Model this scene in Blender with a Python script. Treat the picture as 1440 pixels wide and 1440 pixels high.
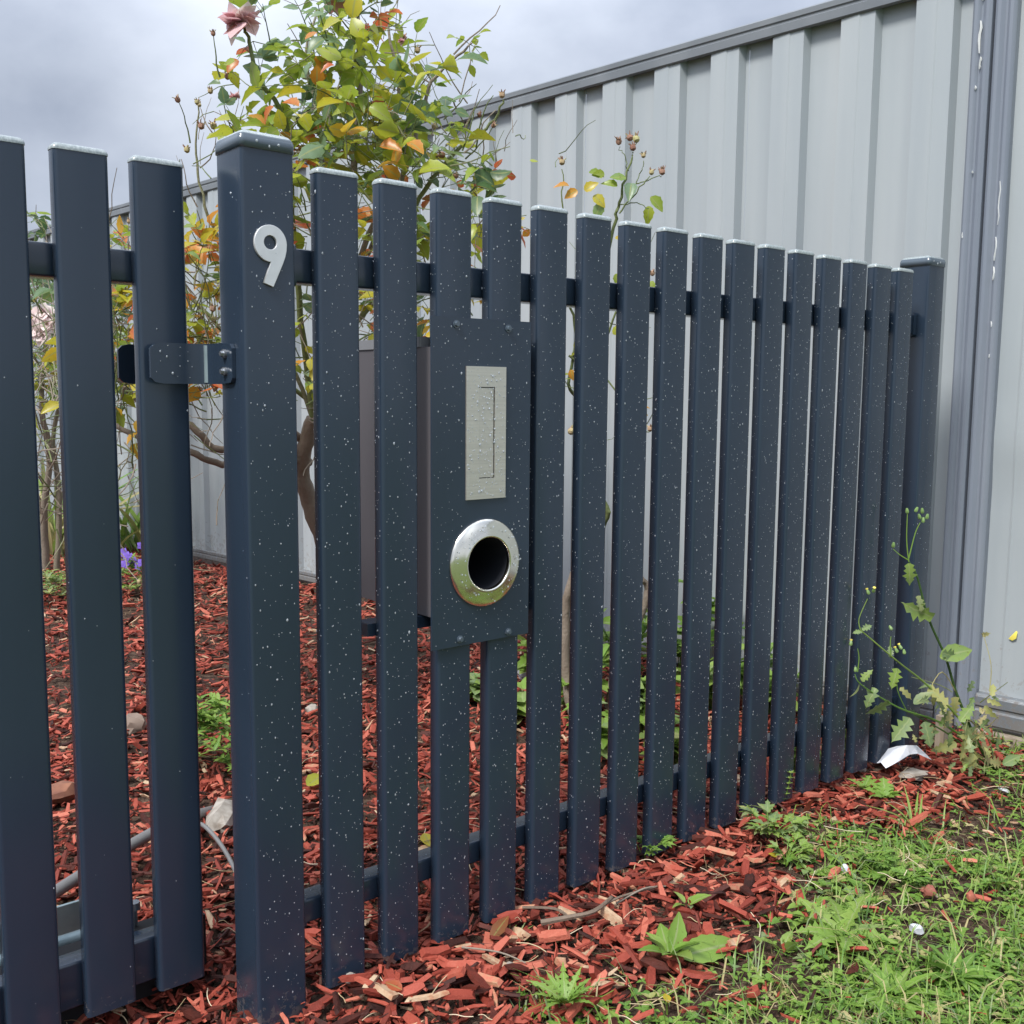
import bpy, bmesh, math, random
import numpy as np
from mathutils import Vector, Matrix
random.seed(7); rng = np.random.default_rng(7)
for o in list(bpy.data.objects): bpy.data.objects.remove(o)
SC = bpy.context.scene; COL = SC.collection
R = math.radians
# ------------------------------------------------------------------ camera
CAM = Vector((-0.714, -1.2896, 0.9147))
RT = np.array([[0.768, -0.0668, 0.6371], [-0.6405, -0.0923, 0.7623], [0.0079, -0.9934, -0.1137]])
cd = bpy.data.cameras.new('camera'); cam = bpy.data.objects.new('camera', cd); COL.objects.link(cam)
cd.sensor_width = 36.0; cd.lens = 36.05; cd.clip_start = 0.05; cd.clip_end = 500
rx = Vector(RT[:, 0]).normalized(); fw = Vector(RT[:, 2]).normalized()
uy = (-(fw.cross(rx))) .normalized(); uy = Vector(-RT[:, 1]); uy = (uy - fw * uy.dot(fw)).normalized(); rx = fw.cross(uy).normalized()
cam.matrix_world = Matrix(((rx.x, uy.x, -fw.x, CAM.x), (rx.y, uy.y, -fw.y, CAM.y), (rx.z, uy.z, -fw.z, CAM.z), (0, 0, 0, 1)))
SC.camera = cam
# ------------------------------------------------------------------ world, sun, exposure
SUN_EL, SUN_AZ = R(52), R(256)          # azimuth measured clockwise from +Y
wd = bpy.data.worlds.new('World'); SC.world = wd; wd.use_nodes = True
nt = wd.node_tree; nt.nodes.clear()
def N(t, ty, **kw):
    n = t.nodes.new(ty)
    for k, v in kw.items(): setattr(n, k, v)
    return n
def L(t, a, b): t.links.new(a, b)
wo = N(nt, 'ShaderNodeOutputWorld'); bg = N(nt, 'ShaderNodeBackground'); bg.inputs[1].default_value = 0.1
sk = N(nt, 'ShaderNodeTexSky', sky_type='NISHITA'); sk.sun_disc = False; sk.sun_elevation = SUN_EL; sk.sun_rotation = SUN_AZ
tc = N(nt, 'ShaderNodeTexCoord'); mp = N(nt, 'ShaderNodeMapping'); mp.inputs['Scale'].default_value = (1, 1, 1.5); mp.inputs['Location'].default_value = (0.62, 0.2, 0.1)
nz = N(nt, 'ShaderNodeTexNoise'); nz.inputs['Scale'].default_value = 2.1; nz.inputs['Detail'].default_value = 7; nz.inputs['Roughness'].default_value = .5; nz.inputs['Distortion'].default_value = .1
cr = N(nt, 'ShaderNodeValToRGB')
cr.color_ramp.elements[0].position = .38; cr.color_ramp.elements[0].color = (1.25, 1.42, 1.78, 1)
cr.color_ramp.elements[1].position = .62; cr.color_ramp.elements[1].color = (2.75, 2.95, 3.35, 1)
sx = N(nt, 'ShaderNodeSeparateXYZ'); mr = N(nt, 'ShaderNodeMapRange'); mr.inputs[1].default_value = 0.25; mr.inputs[2].default_value = 1.0; mr.inputs[3].default_value = 1.0; mr.inputs[4].default_value = 3.4
mu = N(nt, 'ShaderNodeVectorMath', operation='SCALE'); mx = N(nt, 'ShaderNodeMixRGB'); mx.inputs[0].default_value = .96
L(nt, tc.outputs['Generated'], mp.inputs[0]); L(nt, mp.outputs[0], nz.inputs['Vector']); L(nt, nz.outputs[0], cr.inputs[0])
L(nt, tc.outputs['Generated'], sx.inputs[0]); L(nt, sx.outputs['Z'], mr.inputs[0]); L(nt, cr.outputs[0], mu.inputs[0]); L(nt, mr.outputs[0], mu.inputs['Scale'])
L(nt, sk.outputs[0], mx.inputs[1]); L(nt, mu.outputs[0], mx.inputs[2]); L(nt, mx.outputs[0], bg.inputs[0]); L(nt, bg.outputs[0], wo.inputs[0])
sd = bpy.data.lights.new('sun', 'SUN'); sd.energy = 1.5; sd.angle = R(14); sd.color = (1, .96, .9)
so = bpy.data.objects.new('sun', sd); COL.objects.link(so)
sdir = Vector((math.sin(SUN_AZ) * math.cos(SUN_EL), math.cos(SUN_AZ) * math.cos(SUN_EL), math.sin(SUN_EL)))
so.rotation_euler = sdir.to_track_quat('Z', 'Y').to_euler(); so.location = (0, -3, 6)
SC.view_settings.view_transform = 'Standard'; SC.view_settings.look = 'None'; SC.view_settings.gamma = 1; SC.view_settings.exposure = 1.55
SC.view_settings.use_curve_mapping = False
SC.render.engine = 'CYCLES'

# ------------------------------------------------------------------ survey helpers (photo ray -> metres in the place)
def ray(px, py): return Vector(RT @ np.array([(px - 720) / 1442., (py - 720) / 1442., 1.]))
def at(px, py, d): return CAM + ray(px, py) * d
def gnd(px, py, z=0.0):
    r = ray(px, py); return CAM + r * ((z - CAM.z) / r.z)
def depth(p): return (Vector(p) - CAM).dot(fw)

# ------------------------------------------------------------------ mesh helpers
class MB:
    def __init__(s): s.v = []; s.f = []; s.r = []; s.m = []; s.a = []
    def add(s, vs, fs, r=0.0, m=0, a=None):
        b = len(s.v); s.a.extend(a if a is not None else [.5] * len(vs)); s.v.extend([tuple(v) for v in vs]); s.f.extend([tuple(i + b for i in f) for f in fs]); s.r.extend([r] * len(fs)); s.m.extend([m] * len(fs))
    def loft(s, rings, cap0=True, cap1=True, r=0.0, m=0, closed=True):
        n = len(rings[0]); vs = [p for g in rings for p in g]; fs = []
        for k in range(len(rings) - 1):
            for i in range(n if closed else n - 1):
                j = (i + 1) % n; fs.append((k * n + i, k * n + j, (k + 1) * n + j, (k + 1) * n + i))
        if cap0: fs.append(tuple(range(n - 1, -1, -1)))
        if cap1: fs.append(tuple((len(rings) - 1) * n + i for i in range(n)))
        s.add(vs, fs, r, m)
    def box(s, a, b, r=0.0, m=0, M=None):
        x0, y0, z0 = a; x1, y1, z1 = b
        vs = [Vector(p) for p in ((x0, y0, z0), (x1, y0, z0), (x1, y1, z0), (x0, y1, z0), (x0, y0, z1), (x1, y0, z1), (x1, y1, z1), (x0, y1, z1))]
        if M is not None: vs = [M @ p for p in vs]
        s.add(vs, [(3, 2, 1, 0), (4, 5, 6, 7), (0, 1, 5, 4), (1, 2, 6, 5), (2, 3, 7, 6), (3, 0, 4, 7)], r, m)
    def tube(s, pts, rad, n=6, r=0.0, m=0, caps=True):
        pts = [Vector(p) for p in pts]; rings = []
        if not hasattr(rad, '__len__'): rad = [rad] * len(pts)
        up = Vector((.31, .17, .93))
        for i, p in enumerate(pts):
            t = (pts[min(i + 1, len(pts) - 1)] - pts[max(i - 1, 0)])
            t = t.normalized() if t.length > 1e-9 else Vector((0, 0, 1))
            a = t.cross(up)
            if a.length < 1e-3: a = t.cross(Vector((1, 0, 0)))
            a.normalize(); b = t.cross(a)
            rings.append([p + (a * math.cos(q) + b * math.sin(q)) * rad[i] for q in [2 * math.pi * k / n for k in range(n)]])
        s.loft(rings, caps, caps, r, m)
OFF = {}
def link(o, parent=None, base=None):
    COL.objects.link(o)
    if parent is not None: o.parent = parent
    return o
def tag(o, label=None, cat=None, group=None, kind=None):
    if label: o['label'] = label
    if cat: o['category'] = cat
    if group: o['group'] = group
    if kind: o['kind'] = kind
    return o
def mesh_of(mb, name, mats, off=Vector((0, 0, 0)), sharp=38, smooth=True, attr=False):
    me = bpy.data.meshes.new(name)
    me.from_pydata([(v[0] - off[0], v[1] - off[1], v[2] - off[2]) for v in mb.v], [], mb.f)
    if not isinstance(mats, (list, tuple)): mats = [mats]
    for m in mats: me.materials.append(m)
    if len(mats) > 1: me.polygons.foreach_set('material_index', mb.m)
    if smooth:
        me.polygons.foreach_set('use_smooth', [True] * len(me.polygons))
        if sharp < 180: me.set_sharp_from_angle(angle=R(sharp))
    if attr:
        a = me.attributes.new('tone', 'FLOAT', 'FACE'); a.data.foreach_set('value', mb.r)
    if mb.a: a = me.attributes.new('mid', 'FLOAT', 'POINT'); a.data.foreach_set('value', mb.a)
    me.update(); return me
def base_of(o):
    return OFF.get(o, Vector((0, 0, 0))) if o is not None else Vector((0, 0, 0))
def build(mb, name, mats, parent=None, loc=None, **kw):
    """one mesh object; with a parent its mesh is stored relative to the parent's base"""
    b = base_of(parent); off = Vector(loc) if loc is not None else b
    o = bpy.data.objects.new(name, mesh_of(mb, name, mats, off, **kw)); link(o, parent)
    o.location = off - b if parent is not None else off
    if kw.get('attr'): o.color = (0, 0, 0, 1)
    OFF[o] = off; return o
def empty(name, loc, label, cat, group=None):
    o = bpy.data.objects.new(name, None); o.empty_display_size = .05; link(o); o.location = loc; OFF[o] = Vector(loc)
    return tag(o, label, cat, group)
def rrect(x0, x1, y0, y1, z, r, n=3, inset=0):
    x0 += inset; x1 -= inset; y0 += inset; y1 -= inset; r = max(r - inset * .6, .0003)
    out = []
    for cx, cy, a in ((x1 - r, y1 - r, 0), (x0 + r, y1 - r, 90), (x0 + r, y0 + r, 180), (x1 - r, y0 + r, 270)):
        for k in range(n + 1):
            q = R(a + 90 * k / n); out.append((cx + r * math.cos(q), cy + r * math.sin(q), z))
    return out
def prism_x(prof, x0, x1): return [[(x0, p[0], p[1]) for p in prof], [(x1, p[0], p[1]) for p in prof]]

def smooth_path(pts, k=4):
    pts = [Vector(p) for p in pts]; out = []
    for i in range(len(pts) - 1):
        p0 = pts[max(i - 1, 0)]; p1 = pts[i]; p2 = pts[i + 1]; p3 = pts[min(i + 2, len(pts) - 1)]
        for j in range(k):
            t = j / k; out.append(.5 * ((2 * p1) + (p2 - p0) * t + (2 * p0 - 5 * p1 + 4 * p2 - p3) * t * t + (3 * p1 - p0 - 3 * p2 + p3) * t ** 3))
    out.append(pts[-1]); return out

# ------------------------------------------------------------------ materials
def mat(name, base=(.5, .5, .5), rough=.5, metal=0, spec=.5, noise=None, bump=None, extra=None):
    m = bpy.data.materials.new(name); m.use_nodes = True; t = m.node_tree; p = t.nodes['Principled BSDF']
    p.inputs['Base Color'].default_value = (*base, 1); p.inputs['Roughness'].default_value = rough; p.inputs['Metallic'].default_value = metal; p.inputs['Specular IOR Level'].default_value = spec
    if noise:   # (scale xyz, colour b, lo, hi, detail)
        tcn = N(t, 'ShaderNodeTexCoord'); mpn = N(t, 'ShaderNodeMapping'); mpn.inputs['Scale'].default_value = noise[0]
        n = N(t, 'ShaderNodeTexNoise'); n.inputs['Scale'].default_value = 1; n.inputs['Detail'].default_value = noise[4]
        c = N(t, 'ShaderNodeValToRGB'); c.color_ramp.elements[0].position = noise[2]; c.color_ramp.elements[1].position = noise[3]
        c.color_ramp.elements[0].color = (*base, 1); c.color_ramp.elements[1].color = (*noise[1], 1)
        L(t, tcn.outputs['Object'], mpn.inputs[0]); L(t, mpn.outputs[0], n.inputs['Vector']); L(t, n.outputs[0], c.inputs[0]); L(t, c.outputs[0], p.inputs['Base Color'])
    if bump:    # (scale xyz, strength, distance)
        tcb = N(t, 'ShaderNodeTexCoord'); mpb = N(t, 'ShaderNodeMapping'); mpb.inputs['Scale'].default_value = bump[0]
        nb = N(t, 'ShaderNodeTexNoise'); nb.inputs['Scale'].default_value = 1; nb.inputs['Detail'].default_value = 4
        b = N(t, 'ShaderNodeBump'); b.inputs['Strength'].default_value = bump[1]; b.inputs['Distance'].default_value = bump[2]
        L(t, tcb.outputs['Object'], mpb.inputs[0]); L(t, mpb.outputs[0], nb.inputs['Vector']); L(t, nb.outputs[0], b.inputs['Height']); L(t, b.outputs[0], p.inputs['Normal'])
    return m
def toned(name, stops, rough=.5, spec=.4, transl=0.0, bump=None, speck=None, vein=None):
    """colour by each piece's own tone: object colour (pieces) plus face attribute (joined pieces)"""
    m = bpy.data.materials.new(name); m.use_nodes = True; t = m.node_tree; p = t.nodes['Principled BSDF']
    oi = N(t, 'ShaderNodeObjectInfo'); sp = N(t, 'ShaderNodeSeparateColor'); L(t, oi.outputs['Color'], sp.inputs[0])
    at_ = N(t, 'ShaderNodeAttribute'); at_.attribute_name = 'tone'
    ad = N(t, 'ShaderNodeMath', operation='ADD'); L(t, sp.outputs[0], ad.inputs[0]); L(t, at_.outputs['Fac'], ad.inputs[1])
    tcn = N(t, 'ShaderNodeTexCoord'); n = N(t, 'ShaderNodeTexNoise'); n.inputs['Scale'].default_value = speck[0] if speck else 60; n.inputs['Detail'].default_value = 4
    geo = N(t, 'ShaderNodeNewGeometry'); L(t, geo.outputs['Position'], n.inputs['Vector'])
    mm = N(t, 'ShaderNodeMath', operation='MULTIPLY_ADD'); mm.inputs[1].default_value = speck[1] if speck else .12; L(t, n.outputs[0], mm.inputs[0])
    sb = N(t, 'ShaderNodeMath', operation='SUBTRACT'); sb.inputs[1].default_value = (speck[1] if speck else .12) * .5; L(t, ad.outputs[0], sb.inputs[0]); L(t, sb.outputs[0], mm.inputs[2])
    c = N(t, 'ShaderNodeValToRGB'); e = c.color_ramp.elements
    e[0].position, e[0].color = stops[0][0], (*stops[0][1], 1); e[1].position, e[1].color = stops[-1][0], (*stops[-1][1], 1)
    for ps, cl in stops[1:-1]: q = e.new(ps); q.color = (*cl, 1)
    L(t, mm.outputs[0], c.inputs[0]); col = c.outputs[0]
    if vein:
        av = N(t, 'ShaderNodeAttribute'); av.attribute_name = 'mid'
        mv = N(t, 'ShaderNodeMapRange'); mv.inputs[1].default_value = .03; mv.inputs[2].default_value = .16; mv.inputs[3].default_value = .75; mv.inputs[4].default_value = 0
        L(t, av.outputs['Fac'], mv.inputs[0]); mc = N(t, 'ShaderNodeMixRGB'); mc.inputs[2].default_value = (*vein, 1); L(t, mv.outputs[0], mc.inputs[0]); L(t, col, mc.inputs[1]); col = mc.outputs[0]
        n2 = N(t, 'ShaderNodeTexNoise'); n2.inputs['Scale'].default_value = 140; n2.inputs['Detail'].default_value = 2; L(t, geo.outputs['Position'], n2.inputs['Vector'])
        m2 = N(t, 'ShaderNodeMapRange'); m2.inputs[1].default_value = .66; m2.inputs[2].default_value = .74; m2.inputs[3].default_value = 0; m2.inputs[4].default_value = .7
        L(t, n2.outputs[0], m2.inputs[0]); md = N(t, 'ShaderNodeMixRGB'); md.inputs[2].default_value = (.13, .07, .025, 1); L(t, m2.outputs[0], md.inputs[0]); L(t, col, md.inputs[1]); col = md.outputs[0]
    L(t, col, p.inputs['Base Color'])
    p.inputs['Roughness'].default_value = rough; p.inputs['Specular IOR Level'].default_value = spec
    if bump:
        b = N(t, 'ShaderNodeBump'); b.inputs['Strength'].default_value = bump[1]; b.inputs['Distance'].default_value = bump[2]
        nb = N(t, 'ShaderNodeTexNoise'); nb.inputs['Scale'].default_value = bump[0]; nb.inputs['Detail'].default_value = 3; L(t, geo.outputs['Position'], nb.inputs['Vector'])
        L(t, nb.outputs[0], b.inputs['Height']); L(t, b.outputs[0], p.inputs['Normal'])
    if transl:
        tr = N(t, 'ShaderNodeBsdfTranslucent'); ms = N(t, 'ShaderNodeMixShader'); ms.inputs[0].default_value = transl
        L(t, col, tr.inputs[0]); L(t, p.outputs[0], ms.inputs[1]); L(t, tr.outputs[0], ms.inputs[2]); L(t, ms.outputs[0], t.nodes['Material Output'].inputs[0])
    return m
PAINT = mat('navy_powder_coat', (.019, .032, .053), .22, 0, .55, noise=((6, 6, 2.5), (.024, .039, .063), .35, .7, 5), bump=((900, 900, 900), .05, .0004))
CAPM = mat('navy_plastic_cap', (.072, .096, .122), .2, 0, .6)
TIPM = mat('skylit_wet_cap', (.20, .235, .24), .2, 0, .8, noise=((300, 300, 300), (.34, .38, .38), .4, .7, 3))  # sky light on the wet, rounded cap edge, put into a paler base colour
def splash(m, z1=.11, lo=.52, k_=.3, sc=95, dirt=(.13, .085, .06)):      # soil splashed up the metal near the ground, a dirt mark with its own ragged outline
    t = m.node_tree; p = t.nodes['Principled BSDF']; lk = p.inputs['Base Color'].links[0]; src = lk.from_socket; t.links.remove(lk)
    g = N(t, 'ShaderNodeNewGeometry'); sp = N(t, 'ShaderNodeSeparateXYZ'); L(t, g.outputs['Position'], sp.inputs[0])
    h = N(t, 'ShaderNodeMapRange'); h.inputs[1].default_value = .0; h.inputs[2].default_value = z1; h.inputs[3].default_value = lo; h.inputs[4].default_value = .2; L(t, sp.outputs['Z'], h.inputs[0])
    n = N(t, 'ShaderNodeTexNoise'); n.inputs['Scale'].default_value = sc; n.inputs['Detail'].default_value = 5; n.inputs['Roughness'].default_value = .7; L(t, g.outputs['Position'], n.inputs['Vector'])
    a = N(t, 'ShaderNodeMath', operation='LESS_THAN'); L(t, n.outputs[0], a.inputs[0]); L(t, h.outputs[0], a.inputs[1])
    k = N(t, 'ShaderNodeMath', operation='MULTIPLY'); k.inputs[1].default_value = k_; L(t, a.outputs[0], k.inputs[0])
    x = N(t, 'ShaderNodeMixRGB'); x.inputs[2].default_value = (*dirt, 1); L(t, k.outputs[0], x.inputs[0]); L(t, src, x.inputs[1]); L(t, x.outputs[0], p.inputs['Base Color'])
    r = N(t, 'ShaderNodeMapRange'); r.inputs[3].default_value = p.inputs['Roughness'].default_value; r.inputs[4].default_value = .8; L(t, a.outputs[0], r.inputs[0]); L(t, r.outputs[0], p.inputs['Roughness'])
splash(PAINT)
BLACK = mat('black_hollow', (.006, .006, .008), .8)
STEEL = mat('brushed_stainless', (.66, .63, .57), .48, .85, .5, noise=((3, 3, 340), (.60, .575, .52), .35, .65, 2))
CHROME = mat('polished_stainless', (.80, .77, .68), .16, 1.0)
ZINC = mat('zinc_bolt', (.30, .32, .35), .42, .85)
GALV = mat('galvanised_steel', (.17, .23, .25), .4, .3, noise=((25, 25, 25), (.26, .33, .35), .3, .7, 3))
NUMB = mat('silver_numeral', (.62, .63, .64), .45, .55, noise=((40, 40, 40), (.7, .71, .72), .3, .7, 4))
DROP = mat('water_drop', (.60, .66, .72), .05, 0, .7); DROP.node_tree.nodes['Principled BSDF'].inputs['Transmission Weight'].default_value = .5; DROP.node_tree.nodes['Principled BSDF'].inputs['IOR'].default_value = 1.33
BOXM = mat('warm_grey_box', (.078, .073, .080), .5)
SHEET = mat('grey_wall_sheet', (.30, .335, .36), .38, 0, .5, noise=((9, 9, .55), (.37, .40, .415), .3, .72, 6), bump=((5, 5, 2.5), .10, .02))
RAILM = mat('slate_grey_trim', (.13, .145, .16), .38, 0, .5, noise=((8, 8, 8), (.17, .185, .2), .35, .7, 4))
POSTM = mat('slate_blue_post', (.175, .20, .245), .36, 0, .5, noise=((12, 12, 1.5), (.215, .24, .28), .35, .7, 4))
DRIP = mat('white_paint_drip', (.85, .85, .83), .5)
VERGE = mat('grass_verge', (.06, .09, .03), .8, 0, .2, noise=((7, 7, 7), (.12, .15, .05), .3, .7, 6), bump=((80, 80, 80), .6, .01))
SOIL = mat('dark_soil', (.045, .026, .019), .9, 0, .15, noise=((55, 55, 55), (.15, .10, .07), .38, .72, 10), bump=((130, 130, 130), 1.0, .02))
BARK = toned('rose_bark', [(0, (.16, .12, .09)), (.4, (.24, .20, .16)), (.7, (.17, .20, .08)), (1, (.10, .13, .05))], .7, .3, bump=(120, .6, .004), speck=(90, .3))
LEAF = toned('rose_leaf', [(0, (.06, .11, .045)), (.16, (.10, .18, .065)), (.3, (.21, .31, .18)), (.42, (.22, .33, .05)), (.56, (.36, .41, .04)), (.68, (.52, .44, .04)), (.8, (.60, .26, .035)), (.9, (.58, .12, .05)), (1, (.28, .12, .05))], .34, .5, .45, speck=(45, .14), vein=(.34, .36, .12))
WEED = toned('weed_leaf', [(0, (.05, .10, .03)), (.3, (.11, .23, .045)), (.5, (.20, .34, .055)), (.62, (.25, .36, .08)), (.70, (.19, .27, .13)), (.8, (.38, .38, .13)), (1, (.50, .42, .22))], .45, .4, .35, speck=(60, .12), vein=(.34, .40, .18))
CHIP = toned('red_wood_chip', [(0, (.03, .012, .010)), (.18, (.09, .021, .014)), (.40, (.205, .036, .023)), (.66, (.35, .075, .048)), (.88, (.46, .145, .095)), (.93, (.40, .22, .13)), (1, (.48, .36, .24))], .62, .22, bump=(260, .5, .003), speck=(70, .26))
STRAW = toned('dry_straw', [(0, (.20, .13, .07)), (.5, (.45, .35, .2)), (1, (.66, .57, .42))], .7, .2)
PETAL = toned('rose_petal', [(0, (.66, .34, .36)), (.5, (.80, .58, .60)), (1, (.85, .76, .72))], .5, .3, .35)
HIP = toned('dry_rose_head', [(0, (.20, .10, .07)), (.5, (.33, .20, .14)), (1, (.36, .34, .16))], .7, .2, speck=(200, .5))
STONE = mat('pale_stone', (.36, .33, .29), .8, 0, .3, noise=((40, 40, 40), (.20, .17, .14), .4, .7, 5), bump=((60, 60, 60), .5, .004))
WHITE = mat('white_litter', (.46, .48, .52), .55)
PIPE = mat('grey_conduit', (.15, .15, .15), .45)
TIMBER = mat('weathered_timber', (.26, .21, .16), .8, 0, .2, noise=((60, 60, 6), (.36, .31, .25), .35, .7, 4))
VIOLET = mat('violet_petal', (.20, .12, .55), .5)
YEL = mat('yellow_bud', (.80, .68, .12), .5)
BUDG = mat('green_bud', (.16, .26, .08), .5)

splash(SHEET, .42, .56, .3, 38, (.20, .16, .12)); splash(RAILM, .3, .6, .4, 60, (.16, .12, .09)); splash(POSTM, .35, .56, .3, 45, (.17, .14, .11))
# ------------------------------------------------------------------ ground
def gz(x, y):
    b = .010 * math.sin(3.1 * x + 1.3 * y) + .007 * math.sin(6.7 * x - 5.1 * y + 1) + .004 * math.sin(17 * x + 13 * y)
    return b - .006
mb = MB(); xs = [-60, -20, -8, -4] + list(np.linspace(-2, 3, 101)) + [4, 8, 20, 60]; ys = [-60, -20, -6, -3] + list(np.linspace(-1.6, 6, 141)) + [8, 14, 25, 60]
idx = {}
for j, yv in enumerate(ys):
    for i, xv in enumerate(xs): mb.v.append((xv, yv, gz(xv, yv) if abs(xv) < 5 and abs(yv) < 9 else 0))
nx = len(xs)
for j in range(len(ys) - 1):
    for i in range(nx - 1): mb.f.append((j * nx + i, j * nx + i + 1, (j + 1) * nx + i + 1, (j + 1) * nx + i)); mb.r.append(0); mb.m.append(0)
for i, f_ in enumerate(mb.f): mb.m[i] = 1 if np.mean([mb.v[q][1] for q in f_]) < -1.05 else 0
ground = build(mb, 'ground', [SOIL, VERGE], loc=(0, 0, 0), sharp=180); tag(ground, kind='structure')

# ------------------------------------------------------------------ water droplets
def drops_on(rects, density, rmin=.00045, rmax=.00135):
    """beads of water on faces: rect = (origin, u, v, normal)"""
    mb = MB()
    for (o, u, v, n) in rects:
        o, u, v, n = map(Vector, (o, u, v, n)); A = u.length * v.length; hq = random.randrange(9999); un = u.normalized(); vn = v.normalized()
        for _ in range(np.random.default_rng(int(abs(o.x * 7919 + o.z * 131 + A * 1e6)) % 99991).poisson(A * density)):
            hq += 1; a = (hq * .7548777 + random.gauss(0, .035)) % 1; b = (hq * .5698403 + random.gauss(0, .02)) % 1
            r = rmin + (rmax - rmin) * random.random() ** 2.8; r *= 1.5 if random.random() < .03 else 1; st = 1 + random.random() ** 2 * .9
            c = o + u * a + v * b; ring = []; r2 = []
            for k in range(6):
                q = k * math.pi / 3 + .3
                ring.append(c + un * (r * math.cos(q)) + vn * (r * st * math.sin(q)) - n * .0002)
                r2.append(c + un * (r * .62 * math.cos(q)) + vn * (r * st * .62 * math.sin(q)) + n * r * .42)
            vs = ring + r2 + [c + n * r * .58]
            fs = [(k, (k + 1) % 6, 6 + (k + 1) % 6, 6 + k) for k in range(6)] + [(6 + k, 6 + (k + 1) % 6, 12) for k in range(6)]
            mb.add(vs, fs)
    return mb
def drops(parent, rects, density, **kw):
    m = drops_on(rects, density, **kw)
    if m.v: tag(build(m, 'water_droplets', DROP, parent, sharp=180), kind='stuff')

# ------------------------------------------------------------------ picket fence
def hollow_bar(x0, x1, y0, y1, z0, z1, r=.004):
    mb = MB(); mb.loft([rrect(x0, x1, y0, y1, z0, r, 5), rrect(x0, x1, y0, y1, z1, r, 5)]); return mb
def cap_mesh(x0, x1, y0, y1, z, h=.0085):
    mb = MB(); e = -.0008
    mb.loft([rrect(x0, x1, y0, y1, z, .006, inset=e), rrect(x0, x1, y0, y1, z + h * .3, .006, inset=e), rrect(x0, x1, y0, y1, z + h * .6, .006, inset=.0004), rrect(x0, x1, y0, y1, z + h * .85, .006, inset=.0022), rrect(x0, x1, y0, y1, z + h, .006, inset=.0050)]); return mb
def picket(parent, x0, w, y0, z0, z1, dens, t=.025, cut=None):
    if cut:      # the letterbox is let into this picket: a lower and an upper length
        lo = build(hollow_bar(x0, x0 + w, y0, y0 + t, z0, cut[0], .0065), 'picket', PAINT, parent, loc=(x0, y0, z0))
        drops(lo, [((x0 + .005, y0, z0 + .02), (w - .009, 0, 0), (0, 0, cut[0] - z0 - .06), (0, -1, 0))], dens); z0 = cut[1]
    p = build(hollow_bar(x0, x0 + w, y0, y0 + t, z0, z1, .0065), 'picket', PAINT, parent, loc=(x0, y0, z0))
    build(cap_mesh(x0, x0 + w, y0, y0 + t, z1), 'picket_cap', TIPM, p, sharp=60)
    rects = [((x0 + .005, y0, z0 + .02), (w - .009, 0, 0), (0, 0, z1 - z0 - .03), (0, -1, 0)), ((x0 + .004, y0 + .003, z1 + .0086), (w - .008, 0, 0), (0, t - .006, 0), (0, 0, 1))]
    drops(p, rects[:1], dens); 
    drops(p, [rects[1], ((x0, y0 + .006, z0 + .02), (0, t - .01, 0), (0, 0, z1 - z0 - .03), (-1, 0, 0))], dens * 1.2)
    p.rotation_euler = (random.gauss(0, .0006), random.gauss(0, .0007), random.gauss(0, .007)); p.location.z += random.gauss(0, .0005)
    return p
fence = empty('picket_fence', (.82, .01, 0), 'dark navy metal picket fence panel with raindrops between the two posts', 'fence')
PITCH, PX0 = .1015, .0102
PZ0, PZ1 = .022, 1.2165
for k in range(16):
    picket(fence, PX0 + PITCH * k, .0672, 0, PZ0, PZ1 + .001 - .00065 * k, 5400 if k < 9 else 5000, cut=(.56, .992) if k in (2, 3) else None)
def rail(parent, x0, x1, y0, z0, z1, d=.036):
    o = build((lambda m: (m.loft([[(x0, a, b) for a, b, _ in rrect(y0, y0 + d, z0, z1, 0, .004)], [(x1, a, b) for a, b, _ in rrect(y0, y0 + d, z0, z1, 0, .004)]]), m)[1])(MB()), 'rail', PAINT, parent)
    return o
for z0, z1 in ((1.068, 1.115), (.122, .160)):
    r = rail(fence, -.022, 1.655, .0255, z0, z1)
    drops(r, [((-.01, .029, z1), (1.66, 0, 0), (0, .03, 0), (0, 0, 1))], 2600)
    for xa, xb in ((-.0265, -.012), (1.645, 1.659)):
        mb = MB(); mb.loft([[(xa, a, b) for a, b, _ in rrect(.0222, .0645, z0 - .006, z1 + .006, 0, .008)], [(xb, a, b) for a, b, _ in rrect(.0222, .0645, z0 - .006, z1 + .006, 0, .008)]])
        build(mb, 'rail_bracket', PAINT, fence)
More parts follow.
